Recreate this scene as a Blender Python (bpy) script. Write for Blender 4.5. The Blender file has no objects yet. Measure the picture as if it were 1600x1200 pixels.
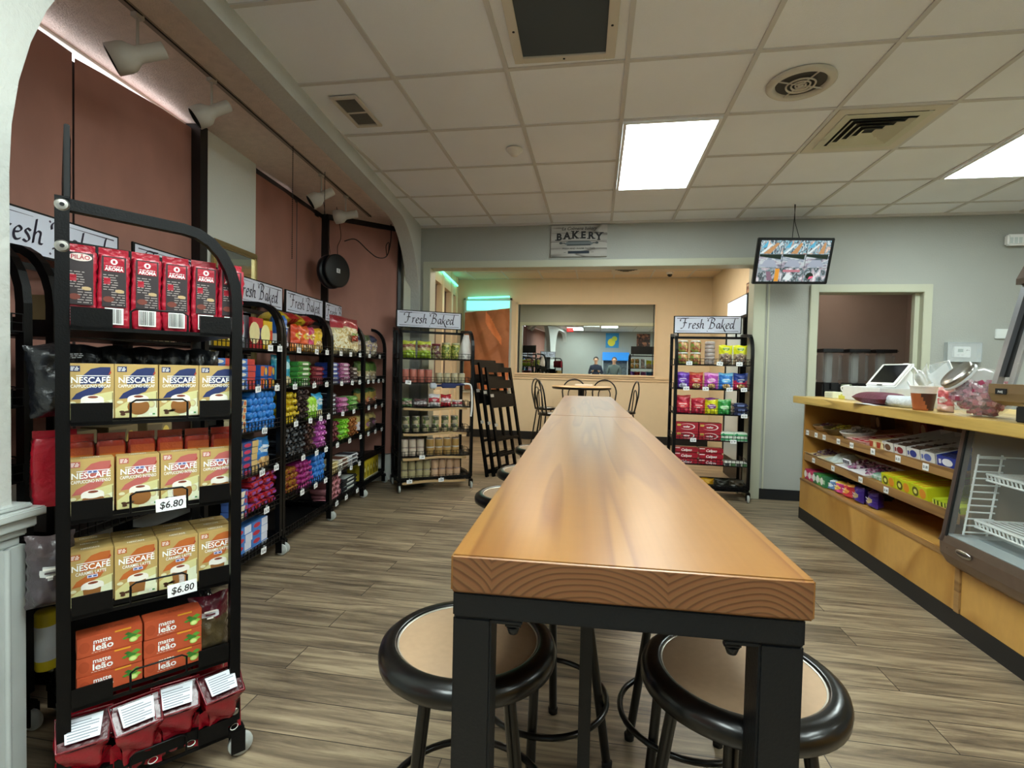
import bpy, bmesh, math, random
from mathutils import Matrix, Vector
R = math.radians
random.seed(7)
SC = bpy.context.scene
COL = SC.collection
PI = math.pi
# ---------------------------------------------------------------- camera, world, exposure
F_PX, YAW, PITCH, ROLL = 796.49, -0.163176, -0.029146, 0.022083
fwd = Vector((math.sin(YAW) * math.cos(PITCH), math.cos(YAW) * math.cos(PITCH), math.sin(PITCH)))
rgt = Vector((math.cos(YAW), -math.sin(YAW), 0)); upv = rgt.cross(fwd)
rgt, upv = rgt * math.cos(ROLL) + upv * math.sin(ROLL), -rgt * math.sin(ROLL) + upv * math.cos(ROLL)
camd = bpy.data.cameras.new('camera'); cam = bpy.data.objects.new('camera', camd); COL.objects.link(cam)
camd.sensor_fit = 'HORIZONTAL'; camd.sensor_width = 36; camd.lens = F_PX / 1600 * 36
camd.clip_start = 0.02
cam.matrix_world = Matrix(((rgt.x, upv.x, -fwd.x, 0), (rgt.y, upv.y, -fwd.y, 0), (rgt.z, upv.z, -fwd.z, 1.24), (0, 0, 0, 1)))
SC.camera = cam
w = bpy.data.worlds.new('world'); SC.world = w; w.use_nodes = True
w.node_tree.nodes['Background'].inputs[0].default_value = (.6, .7, .8, 1)
w.node_tree.nodes['Background'].inputs[1].default_value = .15
SC.view_settings.view_transform = 'Standard'; SC.view_settings.look = 'None'
SC.view_settings.exposure = 1.55; SC.view_settings.gamma = 1.0
SC.view_settings.use_curve_mapping = False
SC.cycles.use_denoising = True
SC.cycles.max_bounces = 8; SC.cycles.diffuse_bounces = 4; SC.cycles.glossy_bounces = 4
SC.cycles.transmission_bounces = 6; SC.cycles.transparent_max_bounces = 8
SC.cycles.sample_clamp_indirect = 6
PANEL_W, PANEL_WARM = 9.0, 8.0          # brightness of the fluorescent ceiling panels, shop and back room

# ---------------------------------------------------------------- materials
def lin(c):
    if isinstance(c, str):
        c = c.lstrip('#'); c = [int(c[i:i + 2], 16) / 255 for i in (0, 2, 4)]
    return tuple(((x / 12.92) if x <= .04045 else ((x + .055) / 1.055) ** 2.4) for x in c) + (1,)
MC = {}
def mat(name, col='808080', rough=.5, metal=0, bump=0, bscale=60, var=0, vscale=8, coat=0, trans=0, emit=None, estr=0, stretch=(1, 1, 1), spec=.5, alpha=1, ior=1.45):
    if name in MC: return MC[name]
    m = bpy.data.materials.new(name); m.use_nodes = True; MC[name] = m
    nt = m.node_tree; N = nt.nodes; L = nt.links; b = N['Principled BSDF']
    b.inputs['Base Color'].default_value = lin(col); b.inputs['Roughness'].default_value = rough
    b.inputs['Metallic'].default_value = metal; b.inputs['Coat Weight'].default_value = coat
    b.inputs['Coat Roughness'].default_value = .12
    b.inputs['Specular IOR Level'].default_value = spec; b.inputs['IOR'].default_value = ior
    b.inputs['Transmission Weight'].default_value = trans; b.inputs['Alpha'].default_value = alpha
    if emit: b.inputs['Emission Color'].default_value = lin(emit); b.inputs['Emission Strength'].default_value = estr
    if bump or var:
        tc = N.new('ShaderNodeTexCoord'); mp = N.new('ShaderNodeMapping'); L.new(tc.outputs['Object'], mp.inputs[0])
        mp.inputs['Scale'].default_value = stretch
        if var:
            n = N.new('ShaderNodeTexNoise'); n.inputs['Scale'].default_value = vscale; n.inputs['Detail'].default_value = 5
            L.new(mp.outputs[0], n.inputs['Vector'])
            r = N.new('ShaderNodeMapRange'); r.inputs['From Min'].default_value = .3; r.inputs['From Max'].default_value = .7
            r.inputs['To Min'].default_value = 1 - var; r.inputs['To Max'].default_value = 1 + var * .6
            L.new(n.outputs[0], r.inputs[0])
            x = N.new('ShaderNodeVectorMath'); x.operation = 'SCALE'; x.inputs[0].default_value = lin(col)[:3]
            L.new(r.outputs[0], x.inputs['Scale']); L.new(x.outputs[0], b.inputs['Base Color'])
        if bump:
            n2 = N.new('ShaderNodeTexNoise'); n2.inputs['Scale'].default_value = bscale; n2.inputs['Detail'].default_value = 4
            L.new(mp.outputs[0], n2.inputs['Vector'])
            bp = N.new('ShaderNodeBump'); bp.inputs['Strength'].default_value = bump; bp.inputs['Distance'].default_value = .01
            L.new(n2.outputs[0], bp.inputs['Height']); L.new(bp.outputs[0], b.inputs['Normal'])
    return m
def foil(col, rough=.28):      # crinkled shiny wrapper
    return mat('wrapper_' + col, col, rough, bump=.5, bscale=55, coat=.4, var=.12, vscale=25)
def card(col): return mat('card_' + col, col, .45, var=.05, vscale=30)
def speck(name, cols, scale=60, rough=.35, stretch=(1, 1, 1), kind='VORONOI', bump=0):   # printed or mixed contents
    if name in MC: return MC[name]
    m = bpy.data.materials.new(name); m.use_nodes = True; MC[name] = m
    nt = m.node_tree; N = nt.nodes; L = nt.links; b = N['Principled BSDF']; b.inputs['Roughness'].default_value = rough
    tc = N.new('ShaderNodeTexCoord'); mp = N.new('ShaderNodeMapping'); mp.inputs['Scale'].default_value = stretch
    L.new(tc.outputs['Object'], mp.inputs[0])
    if kind == 'VORONOI':
        n = N.new('ShaderNodeTexVoronoi'); n.inputs['Scale'].default_value = scale; L.new(mp.outputs[0], n.inputs['Vector'])
        sp = N.new('ShaderNodeSeparateColor'); L.new(n.outputs['Color'], sp.inputs[0]); out = sp.outputs[0]
    else:
        n = N.new('ShaderNodeTexNoise'); n.inputs['Scale'].default_value = scale; n.inputs['Detail'].default_value = 3
        L.new(mp.outputs[0], n.inputs['Vector']); mr = N.new('ShaderNodeMapRange'); mr.inputs[1].default_value = .3; mr.inputs[2].default_value = .7
        L.new(n.outputs[0], mr.inputs[0]); out = mr.outputs[0]
    cr = N.new('ShaderNodeValToRGB'); cr.color_ramp.interpolation = 'CONSTANT'
    e = cr.color_ramp.elements
    for i, c in enumerate(cols):
        el = e[i] if i < 2 else e.new(i / len(cols))
        el.position = i / len(cols); el.color = lin(c)
    L.new(out, cr.inputs[0]); L.new(cr.outputs[0], b.inputs['Base Color'])
    if bump:
        bp = N.new('ShaderNodeBump'); bp.inputs['Strength'].default_value = bump; bp.inputs['Distance'].default_value = .01
        L.new(n.outputs[0], bp.inputs['Height']); L.new(bp.outputs[0], b.inputs['Normal'])
    return m
BLK = mat('black_powder_coat', '070708', .36, spec=.25, bump=.08, bscale=200)
BLKM = mat('black_matte', '09090a', .7)
CHROME = mat('brushed_steel', 'b9b6b0', .28, 1, var=.12, vscale=30)
WHT = mat('white_plastic', 'e8e8e6', .4)
INK = mat('black_ink', '151515', .6)
WHI = mat('white_ink', 'f6f6f2', .5)
SHT = mat('white_card', 'f2f3f4', .5)
CLR = mat('clear_plastic', 'eef4f6', .12, alpha=.28, spec=.8)
GLASS = mat('clear_glass', 'e8f2ee', .03, alpha=.045, spec=1.0)

# ---------------------------------------------------------------- mesh builder
class B:
    def __init__(s): s.v = []; s.f = []; s.mi = []; s.mats = []; s.sm = []; s.M = Matrix.Identity(4)
    def m(s, mt):
        if mt not in s.mats: s.mats.append(mt)
        return s.mats.index(mt)
    def add(s, vs, fs, mt, smooth=False):
        o = len(s.v); s.v += [tuple(s.M @ Vector(p)) for p in vs]
        k = None if callable(mt) else s.m(mt)
        for f in fs:
            s.f.append([o + i for i in f]); s.sm.append(smooth)
            if k is None:
                c = Vector((0, 0, 0))
                for i in f: c += Vector(vs[i])
                s.mi.append(s.m(mt(c / len(f))))
            else: s.mi.append(k)
    def box(s, x0, x1, y0, y1, z0, z1, mt, bev=0):
        if not bev:
            s.add([(x0, y0, z0), (x1, y0, z0), (x1, y1, z0), (x0, y1, z0), (x0, y0, z1), (x1, y0, z1), (x1, y1, z1), (x0, y1, z1)],
                  [(0, 3, 2, 1), (4, 5, 6, 7), (0, 1, 5, 4), (1, 2, 6, 5), (2, 3, 7, 6), (3, 0, 4, 7)], mt); return
        bm = bmesh.new(); bmesh.ops.create_cube(bm, size=1)
        for v in bm.verts: v.co = Vector(((x0 + x1) / 2 + v.co.x * (x1 - x0), (y0 + y1) / 2 + v.co.y * (y1 - y0), (z0 + z1) / 2 + v.co.z * (z1 - z0)))
        bmesh.ops.bevel(bm, geom=bm.edges[:], offset=bev, segments=2, affect='EDGES')
        s.bm(bm, mt); bm.free()
    def bm(s, bm, mt, smooth=False):
        bm.verts.index_update()
        s.add([tuple(v.co) for v in bm.verts], [[v.index for v in f.verts] for f in bm.faces], mt, smooth)
    def poly(s, pts, y, mt):      # flat print on a face looking to -y, pts = (x, z)
        s.add([(x, y, z) for x, z in pts], [list(range(len(pts)))], mt)
    def rect(s, x0, x1, z0, z1, y, mt): s.poly([(x0, z0), (x1, z0), (x1, z1), (x0, z1)], y, mt)
    def ell(s, cx, cz, rx, rz, y, mt, n=20): s.poly([(cx + rx * math.cos(i * 2 * PI / n), cz + rz * math.sin(i * 2 * PI / n)) for i in range(n)], y, mt)
    def cyl(s, p0, p1, r, mt, n=12, r2=None, smooth=True): s.tube([p0, p1], r, mt, n, r2=r2, smooth=smooth)
    def tube(s, pts, r, mt, n=8, closed=False, r2=None, smooth=True, sq=False):
        P = [Vector(p) for p in pts]; k = len(P); vs = []; fs = []; prev = None
        for i in range(k):
            if closed: t = P[(i + 1) % k] - P[i - 1]
            else: t = P[min(i + 1, k - 1)] - P[max(i - 1, 0)]
            t.normalize()
            if prev is None:
                a = Vector((0, 0, 1)) if abs(t.z) < .9 else Vector((1, 0, 0)); u = t.cross(a).normalized()
            else:
                u = (prev - t * prev.dot(t)).normalized()
            prev = u; v = t.cross(u); rr = r if r2 is None else r + (r2 - r) * i / (k - 1)
            for j in range(n):
                a = 2 * PI * (j + (.5 if n == 4 else 0)) / n; vs.append(tuple(P[i] + (u * math.cos(a) + v * math.sin(a)) * rr * (1.414 if n == 4 else 1)))
        for i in range(k if closed else k - 1):
            for j in range(n):
                a = i * n + j; b = i * n + (j + 1) % n; c = ((i + 1) % k) * n
                fs.append((a, b, c + (j + 1) % n, c + j))
        s.add(vs, fs, mt, smooth and n > 4)
        if not closed:
            s.add([vs[j] for j in range(n)], [list(range(n))[::-1]], mt); s.add([vs[(k - 1) * n + j] for j in range(n)], [list(range(n))], mt)
    def lathe(s, prof, mt, n=24, smooth=True):   # prof = (r, z)
        vs = []; fs = []
        for r, z in prof:
            for j in range(n): a = 2 * PI * j / n; vs.append((r * math.cos(a), r * math.sin(a), z))
        for i in range(len(prof) - 1):
            for j in range(n): fs.append((i * n + j, i * n + (j + 1) % n, (i + 1) * n + (j + 1) % n, (i + 1) * n + j))
        s.add(vs, fs, mt, smooth)
    def grid(s, fn, nu, nv, mt, smooth=True):   # fn(u, v) -> point
        vs = [fn(i / nu, j / nv) for j in range(nv + 1) for i in range(nu + 1)]
        fs = [(j * (nu + 1) + i, j * (nu + 1) + i + 1, (j + 1) * (nu + 1) + i + 1, (j + 1) * (nu + 1) + i) for j in range(nv) for i in range(nu)]
        s.add(vs, fs, mt, smooth)
    def text(s, txt, size, x, z, y, mt, align='CENTER', shear=0, bold=0, sx=1, w=0):
        vs, fs = glyphs(txt, align, shear, bold)
        if w: sx = w / size / (max(a for a, _ in vs) - min(a for a, _ in vs))
        s.add([(x + a * size * sx, y, z + b * size) for a, b in vs], fs, mt)
    def build(s, name, parent=None, loc=None, rz=0, label=None, cat=None, group=None, kind=None):
        me = bpy.data.meshes.new(name); me.from_pydata(s.v, [], s.f)
        for mt in s.mats: me.materials.append(mt)
        me.polygons.foreach_set('material_index', s.mi); me.polygons.foreach_set('use_smooth', s.sm); me.update()
        o = bpy.data.objects.new(name, me); COL.objects.link(o)
        if parent: o.parent = parent
        if loc: o.location = loc
        o.rotation_euler.z = rz
        return tag(o, label, cat, group, kind)
GC = {}
def glyphs(txt, align, shear, bold):
    k = (txt, align, shear, bold)
    if k not in GC:
        c = bpy.data.curves.new('t', 'FONT'); c.body = txt; c.align_x = align; c.shear = shear; c.offset = bold; c.resolution_u = 3
        o = bpy.data.objects.new('t', c); COL.objects.link(o)
        me = bpy.data.meshes.new_from_object(o)
        GC[k] = ([(v.co.x, v.co.y) for v in me.vertices], [list(p.vertices) for p in me.polygons])
        bpy.data.objects.remove(o); bpy.data.curves.remove(c); bpy.data.meshes.remove(me)
    return GC[k]
def tag(o, label=None, cat=None, group=None, kind=None):
    if label: o['label'] = label
    if cat: o['category'] = cat
    if group: o['group'] = group
    if kind: o['kind'] = kind
    return o
def empty(name, loc, rz=0, label=None, cat=None, group=None):
    o = bpy.data.objects.new(name, None); COL.objects.link(o); o.location = loc; o.rotation_euler.z = rz; o.empty_display_size = .1
    return tag(o, label, cat, group)
def copy_tree(o, parent=None):
    c = o.copy(); COL.objects.link(c)
    if parent: c.parent = parent
    for ch in [x for x in o.children]: copy_tree(ch, c)
    return c
def struct(name, b): return b.build(name, kind='structure')
ORD = ['first', 'second', 'third', 'fourth', 'fifth', 'sixth', 'seventh', 'eighth', 'ninth', 'tenth', 'eleventh', 'twelfth', 'thirteenth', 'fourteenth', 'fifteenth', 'sixteenth']
# the left side of the shop is turned a little against the ceiling grid: frame (a across, b along, z)
TH = .0985
LM = Matrix.Rotation(TH, 4, 'Z')
def LW(a, b, z=0): return LM @ Vector((a, b, z))
def smooth_path(P, n=6):
    P = [Vector(p) for p in P]; out = []
    for i in range(len(P) - 1):
        a, b, c, d = P[max(i - 1, 0)], P[i], P[i + 1], P[min(i + 2, len(P) - 1)]
        for k in range(n):
            t = k / n; out.append(.5 * ((2 * b) + (c - a) * t + (2 * a - 5 * b + 4 * c - d) * t * t + (3 * b - a - 3 * c + d) * t ** 3))
    return out + [P[-1]]

# ---------------------------------------------------------------- special surfaces
def nodes(name):
    m = bpy.data.materials.new(name); m.use_nodes = True; MC[name] = m
    return m, m.node_tree.nodes, m.node_tree.links, m.node_tree.nodes['Principled BSDF']
def floor_mat():
    m, N, L, b = nodes('grey_oak_planks')
    tc = N.new('ShaderNodeTexCoord'); br = N.new('ShaderNodeTexBrick')
    L.new(tc.outputs['Object'], br.inputs['Vector']); br.inputs['Scale'].default_value = 1
    br.inputs['Brick Width'].default_value = 1.22; br.inputs['Row Height'].default_value = .17; br.inputs['Mortar Size'].default_value = .002
    br.inputs['Color1'].default_value = (0, 0, 0, 1); br.inputs['Color2'].default_value = (1, 1, 1, 1); br.inputs['Mortar'].default_value = (.3, .3, .3, 1)
    br.offset = .37
    # shift the grain per plank
    ad = N.new('ShaderNodeVectorMath'); ad.operation = 'MULTIPLY_ADD'; L.new(br.outputs['Color'], ad.inputs[0]); ad.inputs[1].default_value = (7, 3, 0)
    L.new(tc.outputs['Object'], ad.inputs[2])
    mp = N.new('ShaderNodeMapping'); mp.inputs['Scale'].default_value = (1.1, 14, 1); L.new(ad.outputs[0], mp.inputs[0])
    n1 = N.new('ShaderNodeTexNoise'); n1.inputs['Scale'].default_value = 1.6; n1.inputs['Detail'].default_value = 8; n1.inputs['Roughness'].default_value = .65; n1.inputs['Distortion'].default_value = .6
    L.new(mp.outputs[0], n1.inputs['Vector'])
    cr = N.new('ShaderNodeValToRGB'); e = cr.color_ramp.elements
    e[0].position = .30; e[0].color = lin('4c4034'); e[1].position = .76; e[1].color = lin('b8a68a')
    x = e.new(.46); x.color = lin('7c6c58'); x = e.new(.58); x.color = lin('9c8a70')
    L.new(n1.outputs[0], cr.inputs[0])
    mx = N.new('ShaderNodeMix'); mx.data_type = 'RGBA'; mx.blend_type = 'MULTIPLY'; mx.inputs[0].default_value = 1
    mr = N.new('ShaderNodeMapRange'); mr.inputs[3].default_value = .78; mr.inputs[4].default_value = 1.12; L.new(br.outputs['Color'], mr.inputs[0])
    L.new(cr.outputs[0], mx.inputs[6]); L.new(mr.outputs[0], mx.inputs[7])
    mm = N.new('ShaderNodeMix'); mm.data_type = 'RGBA'; L.new(br.outputs['Fac'], mm.inputs[0]); L.new(mx.outputs[2], mm.inputs[6]); mm.inputs[7].default_value = lin('3a322a')
    L.new(mm.outputs[2], b.inputs['Base Color']); b.inputs['Roughness'].default_value = .42
    bp = N.new('ShaderNodeBump'); bp.inputs['Strength'].default_value = .15; bp.inputs['Distance'].default_value = .004; L.new(n1.outputs[0], bp.inputs['Height']); L.new(bp.outputs[0], b.inputs['Normal'])
    return m
def wood_mat(name, dark, mid, light, scale=(9, .9, 9), rings=3.0, rough=.3, coat=.5, dist=3.5):   # long grain along y
    m, N, L, b = nodes(name)
    tc = N.new('ShaderNodeTexCoord'); mp = N.new('ShaderNodeMapping'); mp.inputs['Scale'].default_value = scale; L.new(tc.outputs['Object'], mp.inputs[0])
    n = N.new('ShaderNodeTexNoise'); n.inputs['Scale'].default_value = .55; n.inputs['Detail'].default_value = 2; n.inputs['Distortion'].default_value = .35; L.new(mp.outputs[0], n.inputs['Vector'])
    s = N.new('ShaderNodeMath'); s.operation = 'MULTIPLY'; s.inputs[1].default_value = rings * 6; L.new(n.outputs[0], s.inputs[0])
    fr = N.new('ShaderNodeMath'); fr.operation = 'FRACT'; L.new(s.outputs[0], fr.inputs[0])
    cr = N.new('ShaderNodeValToRGB'); e = cr.color_ramp.elements
    e[0].position = 0; e[0].color = lin(light); e[1].position = 1; e[1].color = lin(light)
    x = e.new(.6); x.color = lin(mid); x = e.new(.88); x.color = lin(dark)
    L.new(fr.outputs[0], cr.inputs[0])
    n2 = N.new('ShaderNodeTexNoise'); n2.inputs['Scale'].default_value = 1.0; n2.inputs['Detail'].default_value = 6
    mp2 = N.new('ShaderNodeMapping'); mp2.inputs['Scale'].default_value = (scale[0] * 12, scale[1] * 2.5, scale[2] * 12); L.new(tc.outputs['Object'], mp2.inputs[0]); L.new(mp2.outputs[0], n2.inputs['Vector'])
    mr = N.new('ShaderNodeMapRange'); mr.inputs[3].default_value = .86; mr.inputs[4].default_value = 1.1; L.new(n2.outputs[0], mr.inputs[0])
    sc = N.new('ShaderNodeVectorMath'); sc.operation = 'SCALE'; L.new(cr.outputs[0], sc.inputs[0]); L.new(mr.outputs[0], sc.inputs['Scale'])
    L.new(sc.outputs[0], b.inputs['Base Color']); b.inputs['Roughness'].default_value = rough; b.inputs['Coat Weight'].default_value = coat; b.inputs['Coat Roughness'].default_value = .18
    bp = N.new('ShaderNodeBump'); bp.inputs['Strength'].default_value = .12; bp.inputs['Distance'].default_value = .003
    n3 = N.new('ShaderNodeTexNoise'); n3.inputs['Scale'].default_value = 14; L.new(tc.outputs['Object'], n3.inputs['Vector'])
    L.new(n3.outputs[0], bp.inputs['Height']); L.new(bp.outputs[0], b.inputs['Normal']); L.new(bp.outputs[0], b.inputs['Coat Normal'])
    return m
def endgrain_mat():
    m, N, L, b = nodes('table_end_grain')
    tc = N.new('ShaderNodeTexCoord'); sx = N.new('ShaderNodeSeparateXYZ'); L.new(tc.outputs['Object'], sx.inputs[0])
    def mth(op, a, c=None, v=None):
        k = N.new('ShaderNodeMath'); k.operation = op
        for i, q in enumerate((a, c)):
            if q is None: continue
            if isinstance(q, (int, float)): k.inputs[i].default_value = q
            else: L.new(q, k.inputs[i])
        return k.outputs[0]
    n0 = N.new('ShaderNodeTexNoise'); n0.inputs['Scale'].default_value = 7; n0.inputs['Detail'].default_value = 1; L.new(tc.outputs['Object'], n0.inputs['Vector'])
    xx = mth('ADD', sx.outputs[0], mth('MULTIPLY', mth('SUBTRACT', n0.outputs[0], .5), .06))
    px = mth('SUBTRACT', mth('PINGPONG', mth('ADD', xx, .55), .31), .17)
    zz = mth('MULTIPLY', mth('ADD', sx.outputs[2], -.80), 1.6)
    r = mth('SQRT', mth('ADD', mth('MULTIPLY', px, px), mth('MULTIPLY', zz, zz)))
    f = mth('FRACT', mth('MULTIPLY', mth('ADD', r, mth('MULTIPLY', n0.outputs[0], .05)), 62))
    cr = N.new('ShaderNodeValToRGB'); e = cr.color_ramp.elements
    e[0].position = 0; e[0].color = lin('735030'); e[1].position = 1; e[1].color = lin('664426'); x = e.new(.55); x.color = lin('744a2c'); x = e.new(.85); x.color = lin('55331a')
    L.new(f, cr.inputs[0]); L.new(cr.outputs[0], b.inputs['Base Color']); b.inputs['Roughness'].default_value = .45; b.inputs['Coat Weight'].default_value = .15
    return m
FLOOR = floor_mat(); TOPW = wood_mat('table_pine', '744822', '84582a', '8c602e', scale=(8, .30, 8), rings=1.5, rough=.29, coat=.10); ENDG = endgrain_mat()
PINE = wood_mat('counter_pine', 'a8843a', 'd0ac5e', 'dcbb6c', scale=(14, .9, 14), rings=1.0, rough=.42, coat=.3)
PLYF = wood_mat('counter_plywood', 'b07c34', 'c69448', 'd09e52', scale=(2.5, 2.5, 1.2), rings=.6, rough=.4, coat=.3)
CEILM = mat('ceiling_tile', 'f0f3f7', .92, bump=.25, bscale=260, var=.05, vscale=1.2)
GRIDM = mat('ceiling_grid_metal', 'cccac6', .6)
WALLB = mat('wall_pale_blue', 'a3a59e', .6, bump=.25, bscale=70, var=.03, vscale=3)
WALLG = mat('arch_grey_paint', 'c4c6c0', .7, bump=.5, bscale=45, var=.04, vscale=4)
WALLC = mat('wall_cream', 'e2d2b2', .6, bump=.06, bscale=90, var=.02)
SOFF = mat('soffit_texture', 'e2d2c6', .95, bump=.7, bscale=120, var=.08, vscale=20)
TRIMG = mat('trim_sage', 'b9bba6', .45)
TRIMC = mat('trim_cream', 'e8d2ae', .45)
BASEB = mat('vinyl_baseboard', '191a1c', .45)
PAPER = mat('kraft_paper_brown', 'a8786a', .75, bump=.25, bscale=9, var=.1, vscale=6, stretch=(1, 1, .5))
PAPER2 = mat('kraft_paper_orange', 'a86a44', .7, bump=1.0, bscale=3.0, var=.35, vscale=2.2)
LAMPC = mat('panel_diffuser_cool', 'ffffff', .5, emit='ecfbf8', estr=PANEL_W)
LAMPW = mat('panel_diffuser_warm', 'ffffff', .5, emit='fff0dc', estr=PANEL_WARM)
# ================================================================ THE ROOM
H = 2.773; HB = 2.84
b = B(); b.box(-4.5, 6.2, -2.3, 5.55, -.1, 0, FLOOR); b.box(-4.5, 6.2, 5.55, 9.4, -.1, 0, FLOOR); struct('floor', b)
# suspended ceiling: tiles and T bars are one surface
X0, Y0, T = .112, 2.625, .6096
b = B()
b.box(-2.3, 6.2, -2.3, 5.4, H + .01, H + .06, CEILM)
i = -4
while X0 + i * T < 6.2:
    x = X0 + i * T; b.box(x - .012, x + .012, -2.3, 5.4, H + .002, H + .01, GRIDM); i += 1
for j in range(-8, 5):
    y = Y0 + j * T; b.box(-2.3, 6.2, y - .012, y + .012, H + .0035, H + .0115, GRIDM)
b.box(-2.3, 6.2, 5.37, 5.4, H - .012, H + .01, GRIDM)
struct('ceiling', b)
# back wall with the wide opening and the doorway
b = B(); YW, YT = 5.40, 5.55
OL, OR, OZ = -1.83, 1.53, 2.335
DL, DR, DZ = 2.10, 3.03, 2.06
b.box(-2.9, OL, YW, YT, 0, H + .1, WALLB); b.box(OL, OR, YW, YT, OZ, H + .1, WALLB); b.box(OR, DL, YW, YT, 0, H + .1, WALLB)
b.box(DL, DR, YW, YT, DZ, H + .1, WALLB); b.box(DR, 6.2, YW, YT, 0, H + .1, WALLB)
struct('wall_back', b)
b = B()      # flat casing round the opening
b.box(OL - .07, OR + .1, YW - .02, YT + .02, OZ - .012, OZ + .06, TRIMG, .004)
b.box(OR - .012, OR + .1, YW - .02, YT + .02, 0, OZ, TRIMG, .004); b.box(OL - .07, OL + .012, YW - .02, YT + .02, 0, OZ, TRIMG, .004)
b.box(OR + .125, OR + .14, YW - .008, YW + .01, 0, OZ + .03, TRIMG)
struct('trim_1', b)
b = B()
b.box(DL - .065, DL + .01, YW - .025, YT + .02, 0, DZ + .065, TRIMG, .004); b.box(DR - .01, DR + .065, YW - .025, YT + .02, 0, DZ + .065, TRIMG, .004)
b.box(DL, DR, YW - .025, YT + .02, DZ - .01, DZ + .065, TRIMG, .004); b.box(DR - .05, DR - .01, YW + .04, YW + .09, 0, DZ, TRIMG)
struct('trim_2', b)
b = B(); b.box(OR + .1, DL - .07, YW - .012, YW, 0, .105, BASEB, .003); b.box(DR + .07, 6.2, YW - .012, YW, 0, .105, BASEB, .003); struct('baseboard_back', b)
# little storeroom behind the doorway
SR = mat('storeroom_wall', 'a0948a', .7, var=.1, vscale=2)
b = B(); b.box(2.0, 5.2, 7.0, 7.1, 0, 2.6, SR); b.box(3.75, 3.85, YT, 7.0, 0, 2.6, SR); b.box(1.95, 2.05, YT, 7.0, 0, 2.6, SR); b.box(1.95, 3.85, YT, 7.1, 2.5, 2.6, SR)
struct('wall_storeroom', b)
b = B(); b.box(6.1, 6.2, -2.3, 5.5, 0, H + .1, WALLB); struct('wall_right', b)
b = B(); b.box(-4.5, 6.2, -2.3, -2.2, 0, H + .1, WALLB); struct('wall_front', b)
# arcaded wall on the left, one arch beside the aisle and one behind
def arch_wall():
    b = B(); b.M = LM; A0, A1 = -1.395, -1.53; top = H + .05
    def ring(yL, yR, zc, a, hh, cR, zr, ar, hr):
        pts = [(yL, 0)]
        for k in range(0, 13): t = PI - PI / 2 * k / 12; pts.append((yL + a + a * math.cos(t), zc + hh * math.sin(t)))
        for k in range(0, 13): t = PI / 2 - PI / 2 * k / 12; pts.append((yR - ar + ar * math.cos(t), zr + hr * math.sin(t)))
        pts.append((yR, 0)); return pts
    r1 = ring(1.245, 5.55, 1.72, .76, .96, 0, 1.75, .81, .93); r2 = ring(-2.25, .35, 1.72, .76, .96, 0, 1.72, .76, .96)
    for r in (r2, r1):
        for x, fl in ((A0, 1), (A1, 0)):
            for p, q in zip(r, r[1:]):
                if q[0] - p[0] < 1e-5: continue
                f = [0, 1, 2, 3] if fl else [3, 2, 1, 0]
                b.add([(x, p[0], p[1]), (x, q[0], q[1]), (x, q[0], top), (x, p[0], top)], [f], WALLG)
        for p, q in zip(r, r[1:]): b.add([(A0, *p), (A0, *q), (A1, *q), (A1, *p)], [(0, 1, 2, 3)], WALLG)
    b.box(A1, A0, .35, 1.245, 0, top, WALLG); b.box(A1, A0, -2.6, -2.25, 0, top, WALLG); b.box(A1, A0, 5.55, 5.62, 0, top, WALLG)
    struct('wall_left', b)
arch_wall()
# chair rail and beadboard wainscot round the near pillar
def wainscot():
    RAIL = mat('wainscot_grey', 'b4b9b6', .5, var=.05, vscale=10)
    b = B(); b.M = LM
    b.box(-1.545, -1.375, .34, 1.262, 0, .745, RAIL)
    k = .36
    while k < 1.25:
        b.tube([(-1.375, k, .02), (-1.375, k, .745)], .008, RAIL, 6); k += .045
    for k2 in (-1.53, -1.49, -1.45, -1.41): b.tube([(k2, 1.262, .02), (k2, 1.262, .745)], .008, RAIL, 6)
    for z0, z1, o in ((.745, .77, .012), (.77, .79, .022), (.79, .82, .036), (.82, .842, .05), (.842, .855, .03)):
        b.box(-1.53 - o, -1.395 + o, .34 - o, 1.245 + o, z0, z1, RAIL, .004)
    struct('trim_3', b)
wainscot()
# window bay behind the arches: soffit, window wall, angled end
SZ = 2.745
b = B(); b.M = LM; b.box(-2.7, -1.53, -2.6, 5.62, SZ, SZ + .05, SOFF)
b.box(-1.60, -1.53, -2.6, 5.6, SZ - .035, SZ, SOFF)
struct('ceiling_bay', b)
b = B(); b.M = LM
WH = mat('bay_wall', 'dcdfd8', .7, bump=.2, bscale=60)
b.box(-2.40, -2.30, -2.6, 5.1, 0, .75, WH); b.box(-2.40, -2.22, 3.19, 3.765, .0, SZ, WH)
b.box(-2.40, -2.30, -2.6, 5.1, 2.73, SZ + .05, WH)
struct('wall_left_bay', b)
FR = mat('window_frame_black', '141414', .4)
GLW = mat('daylit_pane', 'ffffff', .4, emit='e6ecf4', estr=.9)
b = B(); b.M = LM; b.box(-2.36, -2.34, -2.6, 3.19, .75, 2.73, GLW); w1 = struct('window_1', b)
b = B(); b.M = LM; b.box(-2.34, -2.20, 3.115, 3.185, .75, 2.74, FR); b.box(-2.34, -2.28, -2.6, 3.12, .75, .80, FR); b.box(-2.33, -2.266, 2.26, 2.35, .75, 2.65, FR); b.build('window_frame', w1)
b = B(); b.M = LM; b.box(-2.36, -2.34, 3.765, 5.1, .75, 2.73, GLW); w2 = struct('window_2', b)
b = B(); b.M = LM; b.box(-2.34, -2.26, 3.77, 5.02, 2.685, 2.745, FR); b.box(-2.34, -2.28, 3.765, 3.80, .75, 2.74, FR); b.box(-2.33, -2.266, 4.44, 4.52, .75, 2.7, FR); b.box(-2.30, -2.19, 4.985, 5.02, 0, 2.74, FR); b.build('window_frame', w2)
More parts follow.
